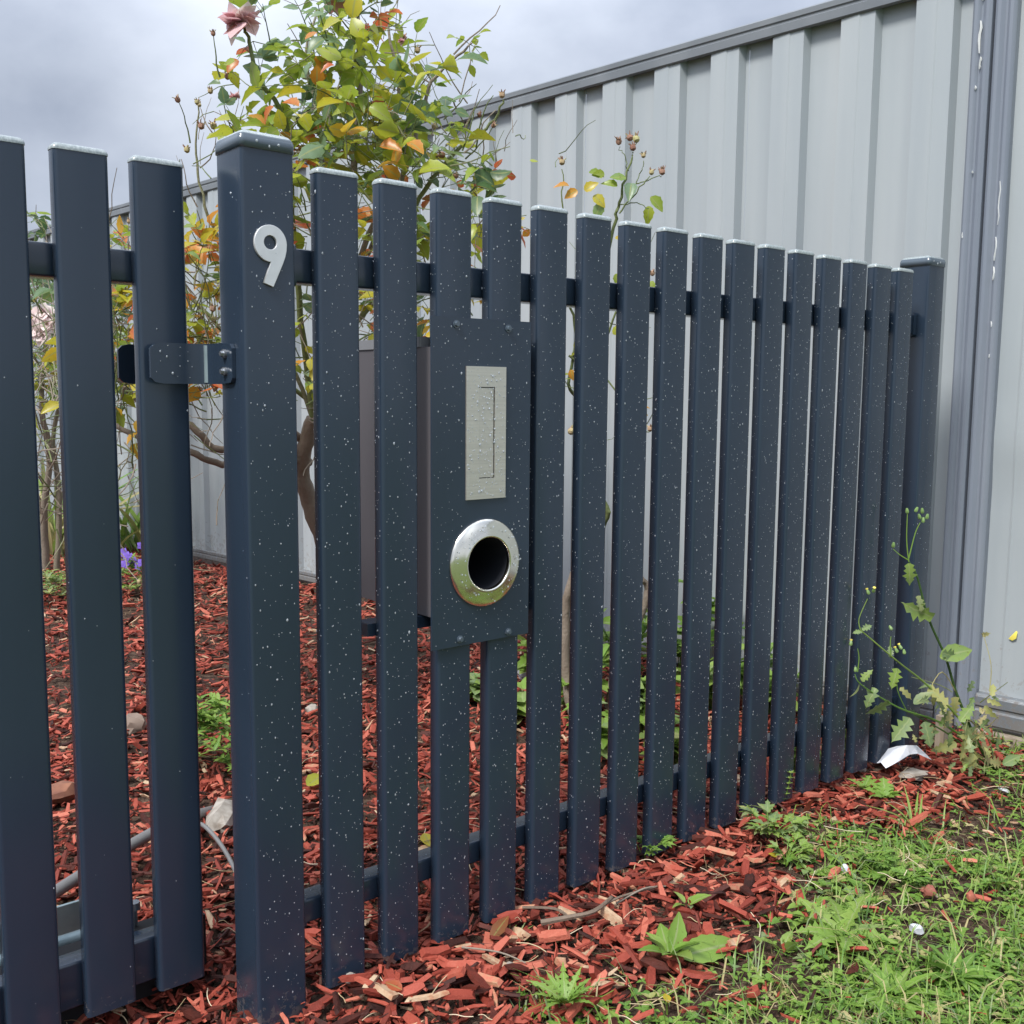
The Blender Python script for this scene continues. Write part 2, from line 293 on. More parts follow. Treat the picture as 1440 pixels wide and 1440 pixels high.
# ------------------------------------------------------------------ posts
def fence_post(x0, x1, y0, y1, z1, label, dens):
    root = empty('fence_post', ((x0 + x1) / 2, (y0 + y1) / 2, 0), label, 'post')
    sh = build(hollow_bar(x0, x1, y0, y1, -.3, z1, .005), 'post_shaft', PAINT, root)
    drops(sh, [((x0 + .006, y0, .03), (x1 - x0 - .012, 0, 0), (0, 0, z1 - .06), (0, -1, 0))], dens)
    drops(sh, [((x0, y0 + .006, .03), (0, .03, 0), (0, 0, z1 - .06), (-1, 0, 0))], dens * .1)
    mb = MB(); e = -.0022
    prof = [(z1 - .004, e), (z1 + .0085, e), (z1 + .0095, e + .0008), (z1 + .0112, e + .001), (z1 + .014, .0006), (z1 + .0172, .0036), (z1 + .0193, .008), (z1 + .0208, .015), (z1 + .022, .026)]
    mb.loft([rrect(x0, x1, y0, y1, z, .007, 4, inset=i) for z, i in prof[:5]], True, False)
    mb.loft([rrect(x0, x1, y0, y1, z, .007, 4, inset=i) for z, i in prof[4:]], False, True, m=1)      # wet crown painted paler than the skirt for its sky-lit rim
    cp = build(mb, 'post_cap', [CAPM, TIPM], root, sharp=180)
    drops(cp, [((x0 + .018, y0 + .018, z1 + .0215), (x1 - x0 - .036, 0, 0), (0, y1 - y0 - .036, 0), (0, 0, 1)), ((x0 + .006, y0 - .0022, z1), (x1 - x0 - .012, 0, 0), (0, 0, .008), (0, -1, 0))], 5200, rmax=.0026)
    return root
gpost = fence_post(-.1035, -.0265, -.002, .075, 1.238, 'near square navy metal post bearing the silver numeral 9', 4300)
fpost = fence_post(1.661, 1.736, -.002, .075, 1.236, 'far square navy metal post in front of the grey wall', 2000)
# the numeral
def numeral_nine():
    cu = bpy.data.curves.new('house_number', 'CURVE'); cu.dimensions = '2D'; cu.fill_mode = 'BOTH'; cu.extrude = .0016; cu.bevel_depth = .0005; cu.bevel_resolution = 1
    cx, cz, Ro, Ri = -.0648, 1.1128, .0232, .0098
    def spl(pts):
        s = cu.splines.new('POLY'); s.points.add(len(pts) - 1)
        for p, q in zip(s.points, pts): p.co = (q[0], q[1], 0, 1)
        s.use_cyclic_u = True
    out = [(cx + Ro * math.cos(R(a)), cz + Ro * math.sin(R(a)) * 1.03) for a in range(0, 276, 9)]
    out += [(-.0640, 1.0893), (-.0752, 1.0610), (-.0622, 1.0563), (-.0476, 1.0880), (-.0443, 1.0965), (-.0422, 1.1050)]
    spl(out); spl([(cx - .0006 + Ri * math.cos(R(a)), cz + .0013 + Ri * math.sin(R(a))) for a in range(0, 360, 12)])
    ob = bpy.data.objects.new('tmp', cu); COL.objects.link(ob); dg = bpy.context.evaluated_depsgraph_get(); dg.update()
    me = bpy.data.meshes.new_from_object(ob.evaluated_get(dg)); bpy.data.objects.remove(ob); bpy.data.curves.remove(cu)
    me.transform(Matrix.Rotation(R(90), 4, 'X')); me.name = 'house_number'; me.materials.clear(); me.materials.append(NUMB)
    o = bpy.data.objects.new('house_number', me); link(o, gpost); o.location = Vector((0, -.0042, 0)) - base_of(gpost); OFF[o] = Vector((0, -.0042, 0))
    o['label'] = 'brushed silver numeral 9'
    return o
nine = numeral_nine()
drops(nine, [((-.08, -.0066, 1.094), (.03, 0, 0), (0, 0, .008), (0, -1, 0))], 9000)
# latch catch
br = empty('gate_catch', (-.106, .03, .955), 'navy steel U catch bolted on the side of the numbered post', 'bracket')
def plate(prof, z0, z1, rad=0.0):   # bent plate: list of (x,y) centre line, thickness outward
    mb = MB(); t = .0025
    pts = [Vector((a, b, 0)) for a, b in prof]; rows = []
    for i, p in enumerate(pts):
        d = (pts[min(i + 1, len(pts) - 1)] - pts[max(i - 1, 0)]).normalized(); n = Vector((-d.y, d.x, 0)); rows.append((p - n * t, p + n * t))
    m = len(rows)
    def zz(i): return .008 if i in (0, m - 1) else (.002 if i in (1, m - 2) else 0)
    rings = [[(a.x, a.y, z0 + zz(i)), (b.x, b.y, z0 + zz(i)), (b.x, b.y, z1 - zz(i)), (a.x, a.y, z1 - zz(i))] for i, (a, b) in enumerate(rows)]
    mb.loft(rings); return mb
build(plate([(-.1065, .026), (-.1065, .032), (-.1065, .06), (-.1065, .095), (-.1095, .108), (-.118, .1135), (-.14, .1135), (-.17, .1135), (-.182, .1135), (-.188, .1135)], .926, .982), 'catch_plate', PAINT, br, sharp=35)
build(plate([(-.118, .117), (-.118, .15), (-.119, .188), (-.124, .2), (-.15, .204), (-.185, .204), (-.194, .204), (-.2, .204)], .926, .982), 'catch_back_arm', PAINT, br, sharp=35)
mb = MB(); mb.tube([(-.1095, .106, .928), (-.1095, .106, .98)], .0042, 8); build(mb, 'weld_bead', GALV, br)
for z in (.943, .967):
    mb = MB(); mb.tube([(-.109, .047, z), (-.1128, .047, z)], .0062, 12); mb.tube([(-.1127, .047, z), (-.1165, .047, z)], [.0042, .0036], 6); build(mb, 'bolt', ZINC, br)
drops(br, [((-.185, .1105, .93), (.06, 0, 0), (0, 0, .05), (0, -1, 0))], 3200)

# ------------------------------------------------------------------ sliding gate
gate = empty('sliding_gate', (-.55, .15, 0), 'dark navy metal picket gate left of the numbered post', 'gate')
GY = .128
for k in range(8):
    x0 = -.1965 - .1035 * k
    picket(gate, x0, .070, GY, .036, 1.2235, 140 if k else 70)
for z0, z1, d in ((1.064, 1.108, .048), (.043, .112, .038)):
    r = rail(gate, -1.05, -.132, GY + .0255, z0, z1, d - .004)
    if z0 < .1: drops(r, [((-.6, GY + .03, z1), (.45, 0, 0), (0, .03, 0), (0, 0, 1))], 2500)
# galvanised track gear behind the gate
tr = empty('gate_track', (-.4, .3, 0), 'teal galvanised steel angle and bolt behind the gate bottom', 'track')
def bar(name, a, b, m, parent): mb = MB(); mb.box(a, b); return build(mb, name, m, parent)
bar('track_channel', (-1.2, .188, .0), (-.1, .232, .100), BLACK, tr)
bar('track_angle', (-1.2, .372, .03), (-.225, .378, .092), GALV, tr); bar('track_flange', (-1.2, .3785, .03), (-.225, .41, .036), GALV, tr)
mb = MB(); mb.tube([(-1.2, .262, .088), (-.25, .262, .088)], .012, 10); build(mb, 'guide_tube', GALV, tr)
bp = gnd(189, 1285, .12)
bar('stop_plate', (bp.x - .02, bp.y - .004, .06), (bp.x + .03, bp.y + .022, .066), GALV, tr)
mb = MB(); mb.tube([(bp.x, bp.y, .05), (bp.x, bp.y, .132)], .0045, 8); mb.tube([(bp.x, bp.y, .128), (bp.x, bp.y, .139)], [.0095, .0085], 10); mb.tube([(bp.x, bp.y, .088), (bp.x, bp.y, .096)], .009, 6); build(mb, 'stop_bolt', ZINC, tr)

# ------------------------------------------------------------------ letterbox
lb = empty('letterbox', (.298, .1, .55), 'navy letterbox plate with a steel slot and round newspaper hole', 'letterbox')
LX0, LX1, LZ0, LZ1 = .1985, .3975, .5145, 1.0325
RCX, RCZ, RH, RO = .3035, .6445, .0425, .0715
# front plate with a round opening
mb = MB(); n = 32; circ = [(RCX + RH * math.cos(2 * math.pi * k / n), RCZ + RH * math.sin(2 * math.pi * k / n)) for k in range(n)]
sq = []
for k in range(n):
    a = 2 * math.pi * k / n; c, s_ = math.cos(a), math.sin(a); q = .088 / max(abs(c), abs(s_)); sq.append((RCX + q * c, RCZ + q * s_))
vs = [(x, -.0045, z) for x, z in circ] + [(x, -.0045, z) for x, z in sq] + [(x, -.0015, z) for x, z in circ]
mb.add(vs, [(k, n + k, n + (k + 1) % n, (k + 1) % n)[::-1] for k in range(n)] + [(k, (k + 1) % n, 2 * n + (k + 1) % n, 2 * n + k) for k in range(n)])
a0, a1, b0, b1 = RCX - .088, RCX + .088, RCZ - .088, RCZ + .088; Yf, Yb = -.0045, -.0015
def quad(x0, x1, z0, z1): mb.add([(x0, Yf, z0), (x1, Yf, z0), (x1, Yf, z1), (x0, Yf, z1)], [(0, 1, 2, 3)])
quad(LX0, a0, LZ0, LZ1); quad(a1, LX1, LZ0, LZ1); quad(a0, a1, LZ0, b0); quad(a0, a1, b1, LZ1)
for p, q in (((LX0, LZ0), (LX1, LZ0)), ((LX1, LZ0), (LX1, LZ1)), ((LX1, LZ1), (LX0, LZ1)), ((LX0, LZ1), (LX0, LZ0))):
    mb.add([(p[0], Yf, p[1]), (p[0], Yb, p[1]), (q[0], Yb, q[1]), (q[0], Yf, q[1])], [(0, 1, 2, 3)])
fp = build(mb, 'front_plate', PAINT, lb)
drops(fp, [((LX0 + .004, Yf, LZ0 + .004), (.055, 0, 0), (0, 0, .51), (0, -1, 0)), ((.345, Yf, LZ0 + .004), (.05, 0, 0), (0, 0, .51), (0, -1, 0)), ((.256, Yf, .96), (.09, 0, 0), (0, 0, .068), (0, -1, 0)), ((.256, Yf, .52), (.09, 0, 0), (0, 0, .05), (0, -1, 0))], 4800)
# mail slot: frame plate with a recessed hinged flap
SX0, SX1, SZ0, SZ1 = .2635, .3435, .7485, .9585; FX0, FX1, FZ0, FZ1 = .289, .3205, .7815, .9265
mb = MB(); ys0, ys1 = -.0072, -.0048
for x0, x1, z0, z1 in ((SX0, FX0, SZ0, SZ1), (FX1, SX1, SZ0, SZ1), (FX0, FX1, SZ0, FZ0), (FX0, FX1, FZ1, SZ1)): mb.box((x0, ys0, z0), (x1, ys1, z1))
sl = build(mb, 'mail_slot', STEEL, lb, smooth=False)
mb = MB(); mb.add([(FX0 + .0002, -.0070, FZ0 + .0015), (FX1 - .0018, -.0058, FZ0 + .0015), (FX1 - .0018, -.0058, FZ1 - .0015), (FX0 + .0002, -.0070, FZ1 - .0015)], [(0, 1, 2, 3)]); build(mb, 'slot_flap', STEEL, sl, smooth=False)
mb = MB(); mb.add([(FX0, -.0046, FZ0), (FX1, -.0046, FZ0), (FX1, -.0046, FZ1), (FX0, -.0046, FZ1)], [(0, 1, 2, 3)]); build(mb, 'slot_gap', BLACK, sl, smooth=False)
drops(sl, [((SX0 + .002, ys0, SZ0 + .004), (SX1 - SX0 - .004, 0, 0), (0, 0, SZ1 - SZ0 - .008), (0, -1, 0))], 13000, rmin=.0008, rmax=.0021)
# newspaper ring: domed polished collar and dark sleeve
mb = MB(); n = 48; rings = []
for rr, yy in ((RO, -.0046), (RO + .0004, -.0066), (RO - .0012, -.0086), (RO - .005, -.0106), (RO - .012, -.0132), (RO - .019, -.0152), (RH + .0055, -.0163), (RH + .003, -.0172), (RH + .0012, -.0172), (RH, -.0160), (RH - .0004, -.0095)):
    rings.append([(RCX + rr * math.cos(2 * math.pi * k / n), yy, RCZ + rr * math.sin(2 * math.pi * k / n)) for k in range(n)])
mb.loft(rings, False, False); rg = build(mb, 'newspaper_ring', CHROME, lb, sharp=60)
dm = MB()
for _ in range(70):
    a = random.random() * 2 * math.pi; rr = RO - .006 - random.random() * .018; c = Vector((RCX + rr * math.cos(a), -.0167, RCZ + rr * math.sin(a))); r_ = .0008 + .0012 * random.random() ** 2
    dm.add([c + Vector((r_ * math.cos(k * 1.0472), 0, r_ * math.sin(k * 1.0472))) for k in range(6)] + [c + Vector((0, -r_ * .6, 0))], [(k, (k + 1) % 6, 6) for k in range(6)])
tag(build(dm, 'water_droplets', DROP, rg, sharp=180), kind='stuff')
mb = MB(); mb.loft([[(RCX + RH * .998 * math.cos(2 * math.pi * k / 32), y, RCZ + RH * .998 * math.sin(2 * math.pi * k / 32)) for k in range(32)] for y in (-.0096, .26)], False, True); build(mb, 'newspaper_sleeve', mat('dark_sleeve', (.010, .012, .017), .6), lb, sharp=60)
bt = MB(); X0, X1, Y0, Y1, B0, B1, T = .2005, .3955, -.0012, .29, .567, .986, .002      # folded sheet tray, open towards the plate
ring = lambda y, q: [(X0 + q, y, B0 + q), (X1 - q, y, B0 + q), (X1 - q, y, B1 - q), (X0 + q, y, B1 - q)]
bt.loft([ring(Y1 - T, T), ring(Y0, T), ring(Y0, 0), ring(Y1, 0)], True, True); bx = build(bt, 'box_body', BOXM, lb)
mb = MB(); mb.loft([rrect(.198, .398, .0262, .292, z, .003) for z in (.9865, 1.002)]); build(mb, 'box_lid', mat('grey_box_lid', (.17, .175, .185), .4), lb)
bar('support_rail', (-.02 + .12, .0255, .546), (.42, .060, .5655), PAINT, lb)
for x, z in ((.245, 1.022), (.349, 1.020), (.2535, .5255), (.3535, .5235)):
    mb = MB(); mb.tube([(x, -.0048, z), (x, -.0062, z)], .0062, 14); mb.tube([(x, -.0060, z), (x, -.0098, z)], [.0046, .0036], 8); build(mb, 'screw', CAPM, lb)

# ------------------------------------------------------------------ corrugated wall
# local frame: v metres along the wall into the yard from the line of the picket fence, n towards the camera
W0 = Vector((2.019, 0, 0)); VD = Vector((-.1155, .9933, 0)); ND = Vector((-.9933, -.1155, 0))
def wp(v, n, z): return W0 + VD * v + ND * n + Vector((0, 0, z))
wall = empty('corrugated_wall', W0 + VD * 2, 'tall pale grey corrugated steel boundary wall with dark capping', 'wall')
RP = .2145
def ztop(v): return 2.036 - .0117 * (v - .48)
def sheet(v0, v1, phase, ribs=True, right=False):
    prof = [(v0, 0)]
    if ribs:
        k = math.floor((v0 - phase) / RP)
        while True:
            a = phase + k * RP; k += 1
            if a > v1: break
            for dv, nn in ((0, 0), (.010, .027), (.052, .027), (.056, .0295), (.110, .027), (.120, 0)):
                if v0 < a + dv < v1: prof.append((a + dv, nn))
    prof.append((v1, 0)); mb = MB()
    zs = list(np.linspace(.05, 1.0, 2)) + [1.97]
    mb.loft([[wp(v, n, z if z < 1.9 else ztop(v) - .02) for v, n in prof] for z in zs], False, False, closed=False)
    return build(mb, 'wall_sheet', SHEET, wall, sharp=12)
ph = .133
for a, b in ((.09, 0.565 + .2), (.765, 1.41), (1.4105, 2.27), (2.275, 2.9), (2.905, 3.54), (3.545, 4.4), (4.405, 5.25), (5.255, 6.1), (6.105, 9.5)): sheet(a + .0004, b - .0004, ph)
mb = MB(); prof = [(-2.6, 0)]
for k in range(-12, -1): a = -.33 + (k + 2) * RP; prof += [(a - .0, 0), (a + .012, .021), (a + .108, .021), (a + .12, 0)]
prof += [(-.075, 0), (-.072, .002), (-.066, 0), (-.02, 0), (-.004, 0)]
mb.loft([[wp(v, n, z) for v, n in prof] for z in np.linspace(.07, 2.03, 30)], False, False, closed=False)
for i in range(len(mb.v)):     # dents of the panel right of the post
    p = Vector(mb.v[i]); d = .006 * math.exp(-((p.z - .79) / .05) ** 2) - .004 * math.exp(-((p.z - .70) / .04) ** 2) + .002 * math.sin(9 * p.z)
    mb.v[i] = tuple(p + ND * d)
build(mb, 'wall_sheet', SHEET, wall, sharp=12)
# channel posts at the joint
def chan(v0, v1, mirror):
    w = v1 - v0; pr = [(0, -.02), (0, .012), (.03, .019), (.16, .024), (.30, .0225), (.42, .017), (.48, .0145), (.58, .0145), (.64, .018), (.72, .021), (.86, .021), (.95, .017), (1, .012), (1, -.02)]
    if mirror: pr = [(1 - a, b) for a, b in pr][::-1]
    mb = MB(); mb.loft([[wp(v0 + a * w, b + .012, z) for a, b in pr] for z in (.02, 2.09)]); return build(mb, 'channel_post', POSTM, wall, sharp=25)
chan(.0415, .094, False); chan(-.016, .0365, True)
for v0, v1 in ((2.28, 2.33), (2.335, 2.385), (4.66, 4.71), (4.715, 4.765)): pass
mb = MB()
for v, zs in ((.07, (1.93, 1.97, .02)), (.071, (1.80, 1.88, .022)), (.066, (1.76, 1.79, .014)), (.075, (1.71, 1.72, .012)), (-.002, (1.36, 1.47, .010)), (.0005, (1.27, 1.33, .012)), (.002, (1.22, 1.255, .016)), (.0, (1.1, 1.115, .01)), (.001, (1.02, 1.03, .01)), (.085, (1.335, 1.35, .014)), (.07, (1.50, 1.505, .012))):
    z0, z1, w = zs; zz = np.linspace(z0, z1, 6); nn = .0368 if v > .03 else .0368
    mb.loft([[wp(v + w * .25 * (.35 + .65 * random.random()) * sx_ * (0.35 if i in (0, 5) else 1) + .0015 * math.sin(z * 90), n_, z) for sx_, n_ in ((-1, nn - .006), (0, nn + .0006), (1, nn - .006))] for i, z in enumerate(zz)], True, True, closed=False)
build(mb, 'paint_drip', DRIP, wall)
# capping and bottom rail
def railwall(v0, v1, prof, name, m, dz=0, slope=True):
    mb = MB(); mb.loft([[wp(v, n, (ztop(v) if slope else 0) + z + dz) for n, z in prof] for v in (v0, v1)]); return build(mb, name, m, wall, sharp=20)
capp = [(-.03, -.058), (-.03, .0), (.012, .002), (.03, -.001), (.035, -.006), (.035, -.021), (.031, -.025), (.031, -.029), (.036, -.033), (.036, -.056), (.032, -.060), (.026, -.060), (.026, -.052), (-.02, -.052)]
railwall(.095, 9.5, capp, 'top_capping', RAILM); railwall(-2.6, -.017, capp, 'top_capping', RAILM, .02)
botp = [(-.02, .028), (.028, .028), (.032, .032), (.032, .058), (.027, .062), (.027, .066), (.031, .070), (.031, .088), (.026, .094), (-.02, .094)]
railwall(.095, 9.5, [(n, z * .72) for n, z in botp], 'bottom_rail', RAILM, .0, False); railwall(-2.6, -.017, [(n, z * 1.28) for n, z in botp], 'bottom_rail', RAILM, .0, False)
pl = MB(); pl.loft([[wp(v, n, z) for n, z in ((-.02, -.1), (.045, -.1), (.045, .022), (-.02, .022))] for v in (-2.6, -.02)]); build(pl, 'timber_plinth', TIMBER, wall)
# scrap in a torn hole of the right panel
def wallpt(px, py, n=0.0):
    r = ray(px, py); q = W0 + ND * n; t = (q - CAM).dot(ND) / r.dot(ND); return CAM + r * t
c = wallpt(1428, 893, .003)
mb = MB(); mb.add([c + VD * a + Vector((0, 0, b)) + ND * n for a, b, n in ((.016, -.012, .003), (.006, -.016, .004), (-.004, -.008, .006), (-.006, .010, .004), (-.002, .012, .003), (.004, .000, .007))], [(0, 1, 5), (1, 2, 5), (2, 3, 5), (3, 4, 5), (4, 0, 5)])
tag(build(mb, 'torn_scrap', YEL, loc=c), 'small yellow scrap poking from a hole in the grey wall panel', 'scrap')
# timber peg at the corner
pg = gnd(1325, 1058); mb = MB(); mb.loft([rrect(pg.x - .022, pg.x + .022, pg.y - .012, pg.y + .012, z, .002) for z in (-.1, .10)])
tag(build(mb, 'timber_peg', TIMBER, loc=pg), 'short weathered timber peg beside the far post', 'peg')

# ------------------------------------------------------------------ red wood chips
EDGE = [(-3, -.62), (.0, -.62), (.2, -.36), (.36, -.29), (.6, -.33), (.75, -.27), (.88, -.22), (1.0, -.11), (1.14, -.05), (1.3, -.19), (1.5, -.23), (1.7, -.20), (1.9, -.12), (2.2, -.02)]
def edge(x): return float(np.interp(x, [a for a, _ in EDGE], [b for _, b in EDGE])) + .03 * math.sin(x * 23) + .02 * math.sin(x * 51)
def wall_x(y): return 2.019 - .1163 * y
def chip_verts(l, w, t):
    j = lambda s=.3: 1 + s * (random.random() - .5)
    a = random.uniform(.35, .95); b = random.uniform(.25, .9); sh = random.uniform(-.25, .25) * l; bow = random.uniform(-.1, .14) * l
    vs = []
    for zz in (-.5, .5):
        k = .8 if zz > 0 else 1
        vs += [(-l / 2 * j(), -w / 2 * a * k, zz * t + bow * .4), (sh, -w / 2 * k * j(), zz * t - bow * .3), (l / 2 * j(), -w / 2 * b * k, zz * t + bow * .5), (l / 2 * j(.5), w / 2 * b * k, zz * t + bow * .5), (sh + .1 * l, w / 2 * k * j(), zz * t - bow * .3), (-l / 2 * j(.5), w / 2 * a * k, zz * t + bow * .4)]
    return vs
CF = [(0, 5, 4, 1), (1, 4, 3, 2), (6, 7, 10, 11), (7, 8, 9, 10)] + [(i, (i + 1) % 6, 6 + (i + 1) % 6, 6 + i) for i in range(6)]
def chip_tone():
    u = random.random()
    return .02 + .12 * random.random() if u < .14 else (random.gauss(.50, .2) if u < .90 else (.74 + .18 * random.random() if u < .975 else .97))
cand = []
def chips_in(x0, x1, y0, y1, dens, lmin, lmax, test):
    for _ in range(int((x1 - x0) * (y1 - y0) * dens)):
        x, y = random.uniform(x0, x1), random.uniform(y0, y1)
        if not test(x, y): continue
        l = lmin + (lmax - lmin) * random.random() ** 1.5; w = l * random.uniform(.13, .40); t = w * random.uniform(.2, .42)
        cand.append((x, y, l, w, t))
inb = lambda x, y: y > edge(x) and x < wall_x(y) - .05
chips_in(-.9, 2.0, -.62, .45, 6600, .012, .051, inb)
chips_in(-.9, 2.0, .45, 1.6, 3800, .014, .05, inb)
chips_in(-.6, 1.9, 1.6, 5.0, 1500, .02, .058, inb)
chips_in(.1, 2.1, -.95, 0, 420, .010, .040, lambda x, y: y < edge(x) and x < wall_x(y) - .04)
chips_in(.1, 2.0, -.62, .02, 1500, .010, .040, lambda x, y: edge(x) - .20 * random.random() < y < edge(x) and x < wall_x(y) - .05)
def chip_mat(x, y, z=None):
    s_ = .5 if random.random() < .9 else .95
    return Matrix.Translation((x, y, gz(x, y) + (random.uniform(.001, .026) if z is None else z))) @ Matrix.Rotation(random.uniform(0, 6.283), 4, 'Z') @ Matrix.Rotation(random.gauss(0, s_ * .55), 4, 'Y') @ Matrix.Rotation(random.gauss(0, s_), 4, 'X')
def visible_front(x, y):    # in frame and not behind the pickets
    if y > -.01: return False
    q = Vector((x, y, 0)) - CAM; d = q.dot(fw); px = 720 + 1442 * q.dot(rx) / d; py = 720 - 1442 * q.dot(uy) / d
    return 0 < px < 1440 and 0 < py < 1440
score = sorted(range(len(cand)), key=lambda i: -(cand[i][2] * cand[i][3] / depth((cand[i][0], cand[i][1], 0)) ** 2 if visible_front(cand[i][0], cand[i][1]) else 0))
single = set(score[:300])
protos = []
for k in range(24):
    m_ = MB(); w = random.uniform(.22, .45); m_.add(chip_verts(1, w, w * random.uniform(.25, .42)), CF); protos.append(mesh_of(m_, 'wood_chip', CHIP, sharp=25))
mb = MB()
for i, (x, y, l, w, t) in enumerate(cand):
    if i in single:
        o = bpy.data.objects.new('wood_chip', random.choice(protos)); link(o, ground)
        o.matrix_basis = chip_mat(x, y, random.uniform(.014, .032)) @ Matrix.Scale(l * 1.04, 4); o.color = (chip_tone(), 0, 0, 1)
    else:
        M_ = chip_mat(x, y); mb.add([M_ @ Vector(v) for v in chip_verts(l, w, t)], CF, chip_tone())
tag(build(mb, 'wood_chips', CHIP, ground, attr=True, sharp=25), kind='stuff')
# crumbs of soil and grit
mb = MB()
for _ in range(5200):
    x, y = random.uniform(.2, 2.1), random.uniform(-.9, .05)
    if x > wall_x(y) - .04: continue
    r_ = .0015 + .006 * random.random() ** 3; z = gz(x, y) + r_ * .2
    mb.add([(x + r_ * random.uniform(-1.2, -.6), y, z), (x, y - r_ * random.uniform(.6, 1.2), z), (x + r_ * random.uniform(.6, 1.2), y, z), (x, y + r_ * random.uniform(.6, 1.2), z), (x, y, z + r_ * random.uniform(.5, 1.1)), (x, y, z - r_)], [(0, 1, 4), (1, 2, 4), (2, 3, 4), (3, 0, 4), (1, 0, 5), (2, 1, 5), (3, 2, 5), (0, 3, 5)], random.random() ** 2)
tag(build(mb, 'soil_crumbs', toned('soil_crumb', [(0, (.05, .03, .022)), (.6, (.12, .075, .05)), (1, (.34, .28, .22))], .9, .15), ground, attr=True, sharp=30), kind='stuff')
# straw and shreds among the chips
mb = MB()
for _ in range(620):
    x = random.uniform(-.5, 1.9); y = random.choice((random.uniform(-.45, .4), random.uniform(.3, 4.2)))
    if x > wall_x(y) - .05: continue
    a = random.random() * 6.283; l = random.uniform(.02, .085); z = gz(x, y) + random.uniform(.02, .034); b = random.uniform(-.5, .5)
    mb.tube(smooth_path([(x + math.cos(a) * l * s_ - math.sin(a) * b * l * (s_ * s_ - .25), y + math.sin(a) * l * s_ + math.cos(a) * b * l * (s_ * s_ - .25), z + random.uniform(-.004, .006)) for s_ in (-.5, -.15, .2, .5)], 3), random.uniform(.0004, .0009), 4, r=random.random())
tag(build(mb, 'dry_straw', STRAW, ground, attr=True), kind='stuff')

# ------------------------------------------------------------------ leaves
LEAFA = lambda vs: [1, 0, 1] * (len(vs) // 3)
def leaf_mesh(l=1.0, w=.62, fold=.16, curl=.18, ser=.05, n=6, lobes=0):
    """one leaf along +Y, normal +Z: folded on its midrib, toothed edge"""
    rows = []
    for i in range(n + 1):
        t = i / n; wd_ = (math.sin(math.pi * min(1, t * .96 + .02) ** .78)) * w / 2 + .004
        if ser and 0 < i < n: wd_ *= 1 + ser * (1 if i % 2 else -1)
        if lobes and 0 < i < n: wd_ *= (random.uniform(.95, 1.4) if i % 2 else random.uniform(.42, .75))
        z = -curl * t * t * l; back = (random.uniform(-.09, .0) if lobes and i % 2 else 0)
        rows.append([(-wd_ * l, (t + back) * l, z + fold * wd_ * l * 1.4), (0, t * l, z), (wd_ * l, (t + back) * l, z + fold * wd_ * l * 1.4)])
    vs = [p for r in rows for p in r]; fs = []
    for i in range(n):
        for j in range(2): fs.append((i * 3 + j, i * 3 + j + 1, i * 3 + 4 + j, i * 3 + 3 + j))
    return vs, fs
ROSE_LEAVES = [leaf_mesh(1, w, f, c, s_, 8) for w, f, c, s_ in ((.66, .12, .12, .07), (.72, .25, .3, .07), (.6, .35, .5, .08), (.7, -.12, .25, .06), (.62, .5, .15, .07))]
ROSE_ME = []
for v, f in ROSE_LEAVES:
    m_ = MB(); m_.add(v, f, a=LEAFA(v)); ROSE_ME.append(mesh_of(m_, 'leaf', LEAF, sharp=180, attr=True))
def frame(p, d, up, s):
    d = d.normalized(); x = d.cross(up)
    if x.length < 1e-3: x = d.cross(Vector((1, 0, 0)))
    x.normalize(); z = x.cross(d)
    return Matrix(((x.x * s, d.x * s, z.x * s, p.x), (x.y * s, d.y * s, z.y * s, p.y), (x.z * s, d.z * s, z.z * s, p.z), (0, 0, 0, 1)))
def rv(s=1.0): return Vector((random.gauss(0, s), random.gauss(0, s), random.gauss(0, s)))
